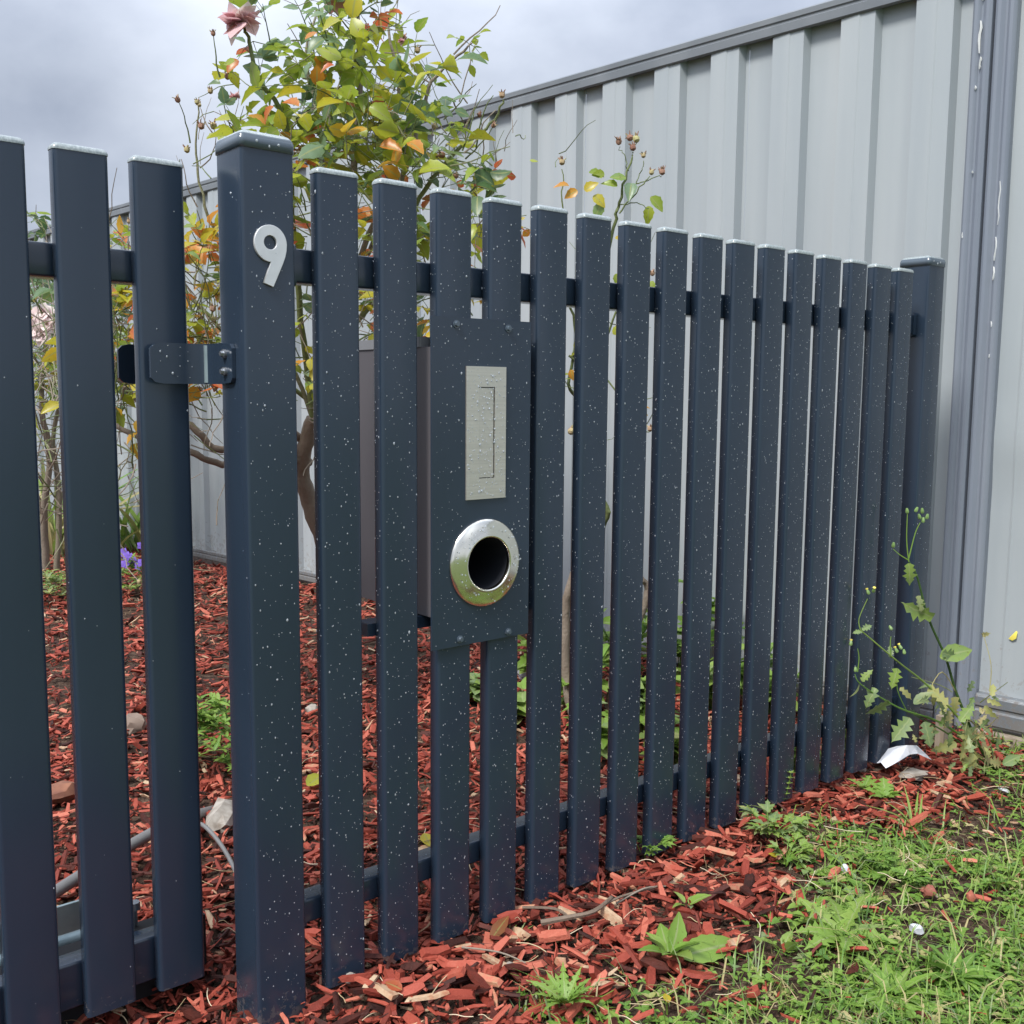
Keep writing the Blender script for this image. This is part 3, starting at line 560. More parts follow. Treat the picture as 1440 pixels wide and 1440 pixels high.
class Bush:
    def __init__(s, name, label, base, cat='bush'):
        s.root = empty(name, base, label, cat); s.leaves = []; s.tw = MB()
    def cane(s, path, r0, r1, tone=.3, px=True, name='cane', wob=.004):
        pts = [at(*p) if px else Vector(p) for p in path]; pts = smooth_path(pts, 5); pts = [p + rv(wob * .45) if 0 < i < len(pts) - 1 else p for i, p in enumerate(pts)]
        n = len(pts); mb = MB(); rad = [r0 + (r1 - r0) * (i / (n - 1)) for i in range(n)]; rad = [q * random.uniform(.94, 1.06) for q in rad]
        mb.tube(pts, rad, 10, r=tone); build(mb, name, BARK, s.root, attr=True); return pts
    def leaf(s, p, d, size, tone, up=None): s.leaves.append((p, d, size, tone, up or (Vector((0, 0, 1)) + rv(.45))))
    def compound(s, p, d, size, tone, n=5):
        """a rose leaf: stalk with paired leaflets and one at the tip"""
        d = d.normalized(); side = d.cross(Vector((0, 0, 1)) + rv(.3)).normalized(); ln = size * (1.1 + .45 * (n // 2)); tip = p + d * ln + Vector((0, 0, -.18 * ln))
        s.tw.tube([p, p + d * ln * .5 + Vector((0, 0, .03 * ln)), tip], [.0011, .0009, .0006], 4, r=random.choice((.85, .75, .45)))
        s.leaf(tip, d + Vector((0, 0, -.3)) + rv(.2), size * random.uniform(.95, 1.25), tone + random.gauss(0, .03))
        for k in range(n // 2):
            q = p + d * ln * (.45 + .38 * k) + Vector((0, 0, -.05 * ln * k))
            for sg in (-1, 1):
                if random.random() < .9: s.leaf(q, side * sg + d * .45 + Vector((0, 0, -.15)) + rv(.25), size * random.uniform(.7, 1.0), tone + random.gauss(0, .04))
    def twig(s, p, d, ln, leafsize, tones, nleaf=3, r=.0022, tone=.75, end=None):
        pts = [Vector(p)]; d = d.normalized(); k = 6
        for i in range(k): d = (d + rv(.16) + Vector((0, 0, .05))).normalized(); pts.append(pts[-1] + d * ln / k)
        s.tw.tube(pts, [r * (1 - .55 * i / k) for i in range(k + 1)], 5, r=tone)
        for i in range(nleaf):
            j = random.randint(1, k); q = pts[j]; ld = (d * .35 + rv(.6) + Vector((0, 0, .15)))
            s.compound(q, ld, leafsize * random.uniform(.75, 1.2), tones(q), random.choice((3, 5, 5)))
        if end: s.head(pts[-1], d, end)
        return pts
    def head(s, p, d, kind):
        d = d.normalized(); mb = MB(); sz = .0085 * random.uniform(.8, 1.25)
        mb.tube([p, p + d * sz * .35, p + d * sz * 1.0, p + d * sz * 1.5, p + d * sz * 1.7], [sz * .25, sz * .72, sz * .85, sz * .6, sz * .3], 7, r=random.random())
        for k in range(9):
            a = rv(1); a = (a - d * a.dot(d)).normalized(); q = p + d * sz * 1.4 + a * sz * .5
            mb.tube([q, q + d * sz * random.uniform(.2, .9) + a * sz * random.uniform(.2, .9)], [sz * .22, sz * .08], 4, r=random.random())
        build(mb, 'rose_hip', HIP, s.root, attr=True)
    def flower(s, p, d, size, tone0=.2):
        mb = MB(); d = d.normalized()
        for k in range(24):
            a = rv(1); a = (a - d * a.dot(d)).normalized(); ln = size * random.uniform(.6, 1.1); M_ = frame(p, a + d * random.uniform(-.6, .8), d, ln)
            vs, fs = leaf_mesh(1, 1.0, random.uniform(-.2, .35), random.uniform(-.4, .6), .02, 8); mb.add([M_ @ Vector(v) for v in vs], fs, min(1, max(0, random.gauss(tone0, .2))))
        f = build(mb, 'flower', PETAL, s.root, attr=True, sharp=180)
        hb = MB()
        for k in range(14):
            a = rv(1).normalized(); hb.tube([p, p + (a + d * .7) * size * .28], [.0008, .0018], 4, r=random.random())
        build(hb, 'stamens', HIP, f, attr=True)
    def finish(s, singles=300, keep=None):
        if keep: s.leaves = [l for l in s.leaves if keep(l[0])]
        tag(build(s.tw, 'twigs', BARK, s.root, attr=True), kind='stuff')
        order = sorted(range(len(s.leaves)), key=lambda i: -s.leaves[i][2] / max(.3, depth(s.leaves[i][0]))); rest = MB(); b = OFF[s.root]
        for rank, i in enumerate(order):
            p, d, sz, tn, up = s.leaves[i]; M_ = frame(Vector(p), d, up, sz); k = random.randrange(len(ROSE_ME)); tn = min(1, max(0, tn))
            if rank < singles:
                o = bpy.data.objects.new('leaf', ROSE_ME[k]); link(o, s.root); o.matrix_basis = Matrix.Translation(-b) @ M_; o.color = (tn, 0, 0, 1)
            else:
                rest.add([M_ @ Vector(v) for v in ROSE_LEAVES[k][0]], ROSE_LEAVES[k][1], tn, 0, LEAFA(ROSE_LEAVES[k][0]))
        if rest.v: tag(build(rest, 'foliage', LEAF, s.root, attr=True, sharp=180), kind='stuff')

def tones_main(q):
    u = random.random(); low = depth(q) and q.z < 1.32
    if u < .05: return random.uniform(.06, .16)
    if u < .29: return random.uniform(.2, .34)
    if u < (.80 if low else .89): return random.uniform(.38, .60)
    if u < .93: return random.uniform(.6, .72)
    return random.uniform(.76, .98)
# --- big rose behind the numbered post
rose = Bush('rose_bush', 'tall leggy rose bush turning yellow and orange behind the numbered post', gnd(495, 960))
rose.cane([(495, 962, 3.25), (472, 810, 3.2), (446, 738, 3.15), (428, 685, 3.1), (426, 640, 3.05), (440, 590, 3.0)], .030, .021, .12, name='trunk')
main = []
def C(path, r0, r1, tone=.3): pts = rose.cane(path, r0, r1, tone); main.append(pts); return pts
C([(440, 590, 3.0), (468, 490, 2.95), (488, 360, 2.85), (500, 210, 2.75), (506, 95, 2.7), (500, 10, 2.68), (492, -60, 2.66)], .013, .005, .35)
C([(430, 620, 3.05), (380, 600, 2.95), (310, 634, 2.85), (268, 598, 2.8), (205, 572, 2.8), (160, 520, 2.85), (130, 420, 2.9)], .013, .006, .15)
C([(436, 650, 3.08), (370, 640, 2.95), (312, 652, 2.9), (266, 634, 2.85), (190, 612, 2.85), (120, 560, 2.9), (80, 440, 2.95)], .012, .006, .15)
C([(440, 590, 3.0), (424, 450, 2.85), (412, 300, 2.7), (400, 170, 2.6), (361, 108, 2.55), (351, 58, 2.53), (343, 38, 2.52)], .010, .0035, .75)
C([(470, 480, 2.95), (520, 330, 2.8), (570, 240, 2.7), (592, 165, 2.65), (608, 115, 2.62), (650, 73, 2.6), (664, 60, 2.6)], .009, .0018, .4)
C([(470, 490, 2.95), (540, 400, 2.9), (590, 280, 2.8), (640, 215, 2.75), (690, 175, 2.72), (708, 140, 2.7)], .009, .0025, .7)
C([(440, 560, 3.0), (450, 420, 2.95), (470, 300, 2.9), (450, 180, 2.85), (430, 80, 2.8), (445, 20, 2.8)], .009, .003, .5)
C([(440, 590, 3.0), (390, 470, 2.9), (330, 380, 2.8), (288, 290, 2.72), (276, 215, 2.7), (279, 150, 2.68)], .007, .0018, .55)
C([(488, 420, 2.9), (540, 300, 2.8), (550, 200, 2.75), (560, 120, 2.7), (545, 30, 2.68)], .008, .003, .45)
C([(430, 560, 3.0), (330, 480, 2.9), (280, 430, 2.85), (240, 380, 2.85), (215, 300, 2.85)], .007, .003, .75)
# leafy twigs through the crown
def crown(n, cx, cy, sx_, sy_, d0, d1, ls, nl=2, tn=tones_main):
    for _ in range(n):
        px, py = random.gauss(cx, sx_), random.gauss(cy, sy_); p = at(px, py, random.uniform(d0, d1))
        rose.twig(p, rv(.7) + Vector((0, 0, .5)), random.uniform(.07, .17), ls * random.uniform(.8, 1.2), tn, nl, r=random.uniform(.0014, .0024), tone=random.choice((.4, .75, .95, .6)))
crown(38, 485, 170, 60, 52, 2.35, 2.95, .054)
crown(30, 460, 235, 75, 38, 2.3, 2.8, .056)
crown(20, 500, 55, 46, 34, 2.45, 2.75, .048)
crown(12, 372, 150, 34, 34, 2.45, 2.7, .042)
crown(10, 565, 225, 36, 28, 2.45, 2.85, .046)
crown(40, 490, 375, 110, 60, 2.4, 2.9, .05, 2, lambda q: random.choice((.45, .55, .66, .78, .85, .92, .2)))
crown(34, 288, 462, 24, 55, 2.5, 2.9, .046, 2, lambda q: random.choice((.45, .55, .66, .70, .8, .85)))
crown(34, 180, 500, 22, 60, 2.6, 3.0, .046, 2, lambda q: random.choice((.45, .55, .66, .66, .8, .2)))
for _ in range(6): rose.compound(at(680 + random.gauss(0, 22), 278 + random.gauss(0, 25), 2.5), rv(1), .032, random.uniform(.76, .94), 3)
for px, y0, y1, n in ((425, 400, 560, 8), (515, 280, 350, 5), (516, 395, 480, 6), (598, 285, 375, 6), (599, 405, 470, 5), (672, 270, 380, 6), (740, 300, 360, 2), (672, 400, 440, 2)):
    for _ in range(n): rose.compound(at(px + random.gauss(0, 14), random.uniform(y0, y1), random.uniform(2.3, 2.75)), rv(.8), .036 * random.uniform(.8, 1.25), random.choice((.45, .55, .62, .68, .74, .82, .88, .3)), random.choice((3, 5)))
# bare twigs
def bare(n, cx, cy, sx_, sy_, d0, d1, l0, l1, heads=.15, up=.6):
    for _ in range(n):
        p = at(random.gauss(cx, sx_), random.gauss(cy, sy_), random.uniform(d0, d1))
        rose.twig(p, rv(.6) + Vector((0, 0, up)), random.uniform(l0, l1), .02, tones_main, 0, r=random.uniform(.0012, .0026), tone=random.choice((.75, .95, .4, .3)), end='hip' if random.random() < heads else None)
bare(26, 590, 175, 40, 50, 2.5, 2.9, .08, .22); bare(26, 670, 220, 30, 28, 2.5, 2.8, .06, .16, .12); bare(9, 285, 230, 12, 45, 2.55, 2.75, .08, .18, .6)
bare(40, 490, 260, 80, 70, 2.4, 2.9, .08, .22, .05); bare(90, 290, 490, 26, 75, 2.5, 3.0, .1, .25, .1, .2); bare(100, 180, 520, 22, 80, 2.6, 3.1, .1, .28, .06, .1); bare(30, 440, 460, 40, 70, 2.6, 3.0, .1, .22, .05, .3)
bare(80, 62, 540, 18, 90, 2.7, 3.4, .1, .3, .04, .1); bare(50, 520, 430, 60, 60, 2.5, 3.0, .1, .2, .02, .3)
# the sprays that stand out against the sky
for d in (Vector((.9, .2, -.1)), Vector((.4, -.2, .6)), Vector((-.8, 0, .25)), Vector((.3, .3, -.6))): rose.compound(at(660, 62, 2.6), d, .028, .5, 3)
for px, py, dx, t_, sz in ((470, 60, -.6, .2, .03), (455, 20, -1, .3, .03), (420, 12, -1, .25, .035), (345, 60, -.8, .22, .028), (330, 85, -.9, .5, .03), (330, 165, -.8, .6, .045), (310, 118, -1, .2, .03), (620, 150, .9, .3, .034), (640, 155, 1, .22, .036), (560, 40, .9, .42, .042), (470, 92, -.8, .88, .033), (445, 45, -.6, .84, .034), (495, 25, .1, .66, .06), (480, 30, -.3, .62, .055), (270, 262, -1, .64, .04), (372, 175, -.8, .78, .04), (385, 150, -.5, .86, .042), (420, 150, -.6, .84, .05), (535, 205, .4, .82, .055), (575, 200, .6, .8, .05), (455, 205, -.4, .25, .07), (430, 208, .5, .24, .065), (590, 242, .8, .56, .07), (615, 240, .6, .5, .05), (480, 128, .2, .46, .05), (520, 150, .7, .52, .06), (495, 155, -.6, .54, .05)):
    p = at(px, py, 2.35); rose.leaf(p, rx * dx + uy * random.uniform(-.5, .5) + fw * random.uniform(-.6, .3), sz, t_, -fw + uy * .7 + rv(.3))
rose.flower(at(340, 30, 2.5), uy * .9 - fw * .15, .052, .46); rose.flower(at(478, 0, 2.6), uy, .045, .35); rose.flower(at(565, 58, 2.6), uy * .8 + rx * .3, .012, .1); rose.flower(at(330, 135, 2.6), -uy, .016, .3)
for px, py in ((277, 147), (296, 132), (263, 215), (283, 182), (566, 62), (587, 75), (706, 138), (545, 6), (320, 112)):
    p = at(px, py, 2.65); rose.twig(p - uy * .09 + rx * random.uniform(-.02, .03), uy, .085, .02, tones_main, 0, r=.0011, tone=.4); rose.head(p, uy, 'hip')
def keep_rose(p):
    q = Vector(p) - CAM; d = q.dot(fw); px = 720 + 1442 * q.dot(rx) / d; py = 720 - 1442 * q.dot(uy) / d
    return not (py < 300 and px < 292 + max(0, py - 230) * -.6) and not (py < 200 and px > 680) and not (py < 130 and 550 + py < px < 640)
rose.finish(300, keep_rose)

# --- second rose, nearer the wall on the right
rose2 = Bush('rose_bush', 'sparse rose with dry brown hips rising in front of the grey wall', gnd(810, 1010))
def D(path, r0, r1, tone=.3): return rose2.cane(path, r0, r1, tone)
D([(808, 1012, 2.92), (799, 960, 2.92), (794, 890, 2.9), (800, 830, 2.88), (818, 780, 2.85)], .017, .010, .34)
D([(856, 1005, 2.99), (868, 920, 2.95), (900, 870, 2.93), (910, 828, 2.92), (900, 812, 2.9)], .013, .008, .34)
D([(818, 780, 2.85), (852, 735, 2.75), (846, 690, 2.72), (812, 560, 2.65), (838, 440, 2.55), (862, 320, 2.48), (871, 285, 2.46), (882, 243, 2.45), (890, 214, 2.45)], .008, .002, .85)
D([(812, 560, 2.65), (800, 540, 2.62), (810, 470, 2.6), (795, 400, 2.55), (792, 300, 2.5), (790, 238, 2.5)], .005, .0012, .9)
D([(871, 300, 2.46), (900, 262, 2.45), (914, 248, 2.45)], .0022, .001, .9); D([(895, 258, 2.45), (915, 252, 2.45), (930, 247, 2.45)], .0016, .0009, .9); D([(884, 240, 2.45), (878, 222, 2.45), (872, 206, 2.45)], .0014, .0009, .9); D([(892, 262, 2.45), (902, 240, 2.45), (905, 226, 2.45)], .0014, .0009, .9); D([(872, 288, 2.46), (895, 285, 2.44), (912, 293, 2.42)], .0014, .001, .95); D([(812, 560, 2.65), (850, 480, 2.55), (880, 420, 2.5), (930, 440, 2.45)], .004, .0012, .8); D([(800, 500, 2.6), (850, 530, 2.6), (900, 600, 2.55), (915, 605, 2.55)], .003, .001, .9)
for px, py in ((870, 204), (887, 197), (896, 200), (891, 212), (905, 222), (916, 246), (932, 246), (790, 232), (914, 607), (802, 610), (918, 388)): rose2.head(at(px, py, 2.45), uy + rv(.3), 'hip')
for px, py, dx, dy, t_, sz in ((828, 243, 1, -.2, .44, .038), (850, 245, -1, -.1, .50, .03), (868, 262, -.5, .2, .46, .036), (880, 250, -1, 0, .40, .04), (888, 258, -.2, -1, .28, .05), (846, 285, -.5, -1, .36, .04), (915, 277, .6, -.7, .46, .045), (913, 290, -.1, -1, .55, .042), (800, 262, -1, .2, .80, .034), (812, 268, -.8, -.4, .78, .034), (822, 268, .5, .3, .68, .036), (835, 275, .8, -.8, .66, .038), (808, 490, .3, .3, .6, .03), (803, 520, .2, -1, .78, .025), (865, 335, 1, 0, .7, .02), (866, 385, .2, -1, .5, .03), (900, 420, .4, .2, .62, .03), (918, 395, -.2, -.6, .5, .03), (862, 470, .4, .5, .6, .03), (745, 225, .4, 0, .55, .02)):
    rose2.leaf(at(px, py, 2.44), rx * dx + uy * dy + fw * random.uniform(-.5, .1), sz, t_, -fw + uy * .6 + rv(.25))
for _ in range(22):
    p = at(random.gauss(845, 40), random.gauss(480, 90), random.uniform(2.5, 2.75)); rose2.twig(p, rv(.8) + Vector((0, 0, .3)), random.uniform(.06, .16), .024, lambda q: random.choice((.45, .55, .64, .78)), 1 if random.random() < .35 else 0, r=.0013, tone=.9)
rose2.finish(300)

# ------------------------------------------------------------------ weeds and low plants
class Plant(Bush):
    def __init__(s, name, label, base, cat='weed', group=None):
        s.root = empty(name, base, label, cat, group); s.lf = MB(); s.st = MB(); s.b = Vector(base)
    def blade(s, p, d, ln, w, tone, lobes=0, curl=.3, up=None, fold=.25, name='leaf', n=8, single=True):
        vs, fs = leaf_mesh(1, w, fold, curl, .05, n, lobes); M_ = frame(Vector(p), d, up or (Vector((0, 0, 1)) + rv(.2)), ln)
        m_ = MB() if single else s.lf; m_.add([M_ @ Vector(v) for v in vs], fs, tone, 0, LEAFA(vs))
        if single: build(m_, name, WEED, s.root, attr=True, sharp=180)
    def stem(s, pts, r0, r1, tone=.3): s.st.tube(smooth_path(pts, 4), list(np.linspace(r0, r1, (len(pts) - 1) * 4 + 1)), 6, r=tone)
    def done(s):
        if s.lf.v: tag(build(s.lf, 'foliage', WEED, s.root, attr=True, sharp=180), kind='stuff')
        if s.st.v: build(s.st, 'stem', WEED, s.root, attr=True)
    def bud(s, p, d, sz=.006, yellow=False):
        m_ = MB(); d = d.normalized(); m_.tube([p, p + d * sz * .4, p + d * sz * 1.1, p + d * sz * 1.7], [sz * .35, sz * .6, sz * .5, sz * .3], 6); build(m_, 'bud', BUDG, s.root)
        if yellow: m_ = MB(); m_.tube([p + d * sz * 1.65, p + d * sz * 2.1, p + d * sz * 2.2], [sz * .32, sz * .55, sz * .3], 7); build(m_, 'flower_head', YEL, s.root)
def rosette(name, label, px, py, n, ln, w, tone, lobes=0, tilt=.45, spread=(0, 360), sd=0, nn=9):
    random.seed(sd); b = gnd(px, py); b.z = gz(b.x, b.y) + (.03 if b.y > edge(b.x) else .01); P_ = Plant(name, label, b)
    for k in range(n):
        a = R(spread[0] + (spread[1] - spread[0]) * (k + .5 * random.random()) / n); d = Vector((math.cos(a), math.sin(a), random.uniform(.5, 1.3) * tilt))
        P_.blade(b + Vector((math.cos(a), math.sin(a), 0)) * .006, d, ln * random.uniform(.65, 1.15), w * random.uniform(.8, 1.15), tone + random.gauss(0, .05), lobes, random.uniform(.15, .5), n=nn)
    P_.done(); return P_
rosette('broadleaf_weed', 'broad pale green leafed weed rosette in the red chips at front', 940, 1362, 9, .066, .46, .54, 0, 1.0, sd=35, nn=12)
P_ = Plant('fallen_dock_leaf', 'long toothed green leaf lying on the red chips, right of the rosette', gnd(960, 1340), 'leaf'); a, b = gnd(957, 1345, .03), gnd(1042, 1322, .03); P_.blade(a, b - a, (b - a).length, .36, .54, 0, .05, Vector((-.3, -.6, .8)), .2, n=12); P_.done()
rosette('small_sapling_weed', 'small round leafed seedling on the chips left of centre grass', 965, 1300, 5, .035, .5, .6, 0, 1.0, sd=4)
rosette('toothed_thistle', 'grey green toothed thistle rosette in the grass near the chips', 1185, 1335, 10, .085, .36, .60, 1, .7, sd=5, nn=13)
rosette('strap_leaf_weed', 'long strap leafed weed rosette near the lower right corner', 1255, 1415, 20, .066, .24, .52, 0, .6, sd=6)
rosette('strap_leaf_weed', 'dense dark strap leafed weed at the far lower right edge', 1345, 1385, 26, .06, .3, .44, 0, .7, sd=7)
rosette('oval_leaf_weed', 'single oval pale leaf weed between the thistle and the dock leaf', 1100, 1350, 3, .045, .55, .6, 0, 1.0, sd=8)
rosette('bottom_edge_weed', 'soft green weed clump at the bottom edge below the pickets', 795, 1432, 26, .05, .26, .50, 1, 1.2, sd=9, nn=11)
rosette('oxalis_weed', 'bright green weed clump in the chips beside the white paper', 1245, 1125, 10, .045, .6, .5, 1, .9, sd=10)
rosette('oxalis_weed', 'small bright weed sprig in front of the white paper', 1215, 1110, 7, .035, .6, .5, 1, .9, sd=11)
def cutleaf(name, label, px, py, h, n, tone, sd, d0=None):
    random.seed(sd); b = gnd(px, py); b.z = gz(b.x, b.y); P_ = Plant(name, label, b)
    for k in range(n):
        a = random.random() * 6.283; l_ = h * random.uniform(.5, 1.0); tip = b + Vector((math.cos(a) * l_ * .5, math.sin(a) * l_ * .5 - .01, l_ * .8)); P_.stem([b, b * .5 + tip * .5 + Vector((0, 0, .01)), tip], .0011, .0007, .5)
        d = Vector((math.cos(a), math.sin(a), .5))
        for q in (-.9, -.45, 0, .45, .9): P_.blade(tip, Matrix.Rotation(q, 3, 'Z') @ d + Vector((0, 0, random.uniform(-.2, .3))), h * random.uniform(.3, .45), .42, tone + random.gauss(0, .05), 1, .3, n=7, single=n < 12)
    P_.done()
cutleaf('cutleaf_weed', 'bright green cut leafed weed growing against a picket foot', 905, 1212, .07, 9, .45, 20)
cutleaf('grey_cutleaf_weed', 'grey green feathery weed at the foot of the fence', 1082, 1195, .09, 16, .64, 21)
cutleaf('grey_cutleaf_weed', 'lower grey green feathery weed beside the red chips', 1105, 1225, .06, 14, .62, 22)
cutleaf('cutleaf_weed', 'bright green cut leafed patch in the middle of the grass', 1225, 1225, .05, 22, .42, 23)
cutleaf('cutleaf_weed', 'bright cut leafed patch just right of the middle patch', 1275, 1250, .05, 22, .45, 24)
def tuft(name, label, px, py, h, n, tone, sd, w=.05):
    random.seed(sd); b = gnd(px, py); b.z = gz(b.x, b.y); P_ = Plant(name, label, b, 'grass')
    for k in range(n):
        a = random.random() * 6.283; P_.blade(b + Vector((random.gauss(0, .006), random.gauss(0, .006), 0)), Vector((math.cos(a), math.sin(a), random.uniform(.5, 2.2))), h * random.uniform(.5, 1.1), w, tone + random.gauss(0, .1), 0, random.uniform(.1, .8), n=5, fold=.3, single=k < 40)
    P_.done()
tuft('grass_tuft', 'tall pale grass tuft in bare soil in front of the white paper', 1285, 1160, .10, 22, .6, 30)
tuft('grass_tuft', 'spreading green grass tuft below the pale tuft', 1310, 1200, .075, 24, .5, 31)
tuft('grass_tuft', 'small grass tuft at the foot of the near pickets', 718, 1325, .045, 14, .55, 32, .09)
tuft('grass_tuft', 'thin grass tuft between the small tuft and the dock leaf', 795, 1320, .05, 7, .55, 33)
# twiggy upright sprig at the fence foot
random.seed(40); b = gnd(1098, 1140); P_ = Plant('goosegrass_sprig', 'thin whorled goosegrass sprig upright against a dark picket', b); t_ = b + Vector((.018, -.01, .085)); P_.stem([b, (b + t_) / 2 + Vector((.004, 0, 0)), t_], .0012, .0007, .5)
for k in range(6):
    for q in range(5): a = q * 1.256; P_.blade(b.lerp(t_, .3 + .14 * k), Vector((math.cos(a), math.sin(a), .5)), .012, .35, .6, 0, .1, n=4)
P_.done()
# sow thistle in the corner
random.seed(41); SB = gnd(1400, 1085); P_ = Plant('sow_thistle', 'straggly sow thistle with dry leaves and buds beside the far post', SB, 'weed')
def S(pts, r0, r1, tone): q = [at(*p) for p in pts]; P_.stem(q, r0, r1, tone); return q
S([(1400, 1085, 2.55), (1375, 1045, 2.53), (1345, 975, 2.5), (1330, 925, 2.48), (1305, 868, 2.45), (1290, 812, 2.43), (1278, 790, 2.42)], .0045, .002, .08)
S([(1278, 790, 2.42), (1275, 760, 2.42), (1276, 722, 2.42)], .0016, .0009, .5); S([(1278, 785, 2.42), (1287, 750, 2.42), (1294, 735, 2.42)], .0016, .0009, .5); S([(1278, 788, 2.42), (1265, 780, 2.42), (1256, 772, 2.42)], .0014, .0008, .5)
S([(1375, 1045, 2.53), (1340, 1000, 2.48), (1300, 960, 2.44), (1262, 930, 2.4), (1210, 886, 2.38)], .0032, .0014, .6); S([(1210, 886, 2.38), (1208, 870, 2.38), (1220, 842, 2.38)], .0014, .0008, .6)
S([(1375, 1050, 2.53), (1320, 1015, 2.47), (1275, 1000, 2.42), (1245, 985, 2.4), (1210, 962, 2.38), (1202, 948, 2.38)], .003, .001, .35); S([(1275, 1000, 2.42), (1262, 970, 2.4), (1262, 940, 2.4)], .0014, .001, .4); S([(1253, 925, 2.4), (1252, 905, 2.4), (1253, 895, 2.4)], .0014, .001, .5); S([(1206, 945, 2.38), (1208, 925, 2.38), (1206, 912, 2.38)], .0012, .0008, .5)
S([(1400, 1085, 2.55), (1370, 1060, 2.52), (1330, 1030, 2.48), (1285, 1005, 2.44)], .003, .0014, .1); S([(1400, 1085, 2.55), (1390, 1040, 2.54), (1360, 1010, 2.52)], .0022, .001, .7); S([(1345, 975, 2.5), (1325, 945, 2.47), (1308, 968, 2.45)], .0014, .001, .9); S([(1400, 1085, 2.55), (1420, 1060, 2.53), (1430, 1040, 2.5)], .002, .0008, .8)
for px, py in ((1276, 722), (1287, 720), (1297, 722), (1294, 730), (1303, 730), (1298, 735), (1256, 770)): P_.bud(at(px, py, 2.42), uy + rv(.2), .0075)
for px, py in ((1254, 886), (1268, 913), (1262, 918), (1196, 908), (1203, 945), (1222, 836), (1228, 833), (1272, 920)): P_.bud(at(px, py, 2.38), uy + rv(.5), .007, random.random() < .7)
for px, py, dx, dy, sz, t_, d_ in ((1278, 792, .1, -1, .052, .3, 2.42), (1312, 868, -1, .35, .075, .2, 2.44), (1290, 838, .3, -1, .04, .55, 2.43), (1322, 925, 1, .3, .085, .25, 2.46), (1325, 918, .6, -.2, .05, .3, 2.45), (1262, 940, -.3, -1, .05, .35, 2.4), (1252, 925, .1, .8, .03, .45, 2.4), (1212, 886, .7, .3, .028, .62, 2.38), (1212, 888, -.7, -.1, .022, .6, 2.38), (1250, 985, -.8, -.6, .06, .45, 2.4), (1232, 968, -.5, -.7, .05, .45, 2.39), (1212, 958, .5, .7, .035, .6, 2.38), (1208, 962, -.2, -1, .035, .55, 2.38), (1280, 1010, -.8, -1, .07, .45, 2.42), (1285, 990, .6, .5, .05, .45, 2.43), (1305, 968, .6, -.5, .06, .8, 2.45), (1310, 965, -.5, .0, .03, .75, 2.45), (1300, 1015, .2, -1, .06, .55, 2.44), (1320, 1020, .7, .6, .05, .6, 2.47), (1350, 1015, .6, .6, .06, .25, 2.48), (1355, 1020, .8, -.8, .06, .3, 2.48), (1335, 1000, -.2, -1, .045, .9, 2.47), (1342, 980, .1, -1, .05, .82, 2.48), (1360, 1035, -.3, -1, .06, .85, 2.49), (1380, 1045, .5, -1, .07, .97, 2.5), (1370, 1060, -.4, -.7, .06, .8, 2.5), (1390, 1070, .8, -.2, .05, .9, 2.52), (1400, 1050, .5, .8, .04, .4, 2.52), (1345, 1045, -.8, -.4, .06, .7, 2.48), (1410, 1075, .9, .4, .05, .5, 2.5), (1378, 1020, .4, .9, .03, .95, 2.5)):
    P_.blade(at(px, py, d_), rx * dx + uy * dy + fw * random.uniform(-.3, .3), sz * 1.05, .5, (t_ if t_ > .7 else .2 * t_ + .60) + random.gauss(0, .03), 1 if random.random() < .9 else 0, random.uniform(0, .4), -fw + uy * .4 + rv(.4), .25, n=9)
for _ in range(64):      # the dry tangle low down
    px = random.gauss(1368, 34); py = random.gauss(1030, 34)
    P_.blade(at(px, py, random.uniform(2.42, 2.56)), rv(1), random.uniform(.018, .045), .45, random.choice((.68, .70, .72, .55, .8, .9, .97)), 1, random.uniform(0, .6), -fw + rv(.6), .3, n=7)
for _ in range(16):
    a = at(random.gauss(1375, 28), random.gauss(1035, 25), random.uniform(2.44, 2.55)); d = rv(.03) + Vector((0, 0, .02)); P_.stem([a, a + d * .6 + rv(.006), a + d * 1.4], .0013, .0007, random.choice((.1, .75, .9)))
P_.done()
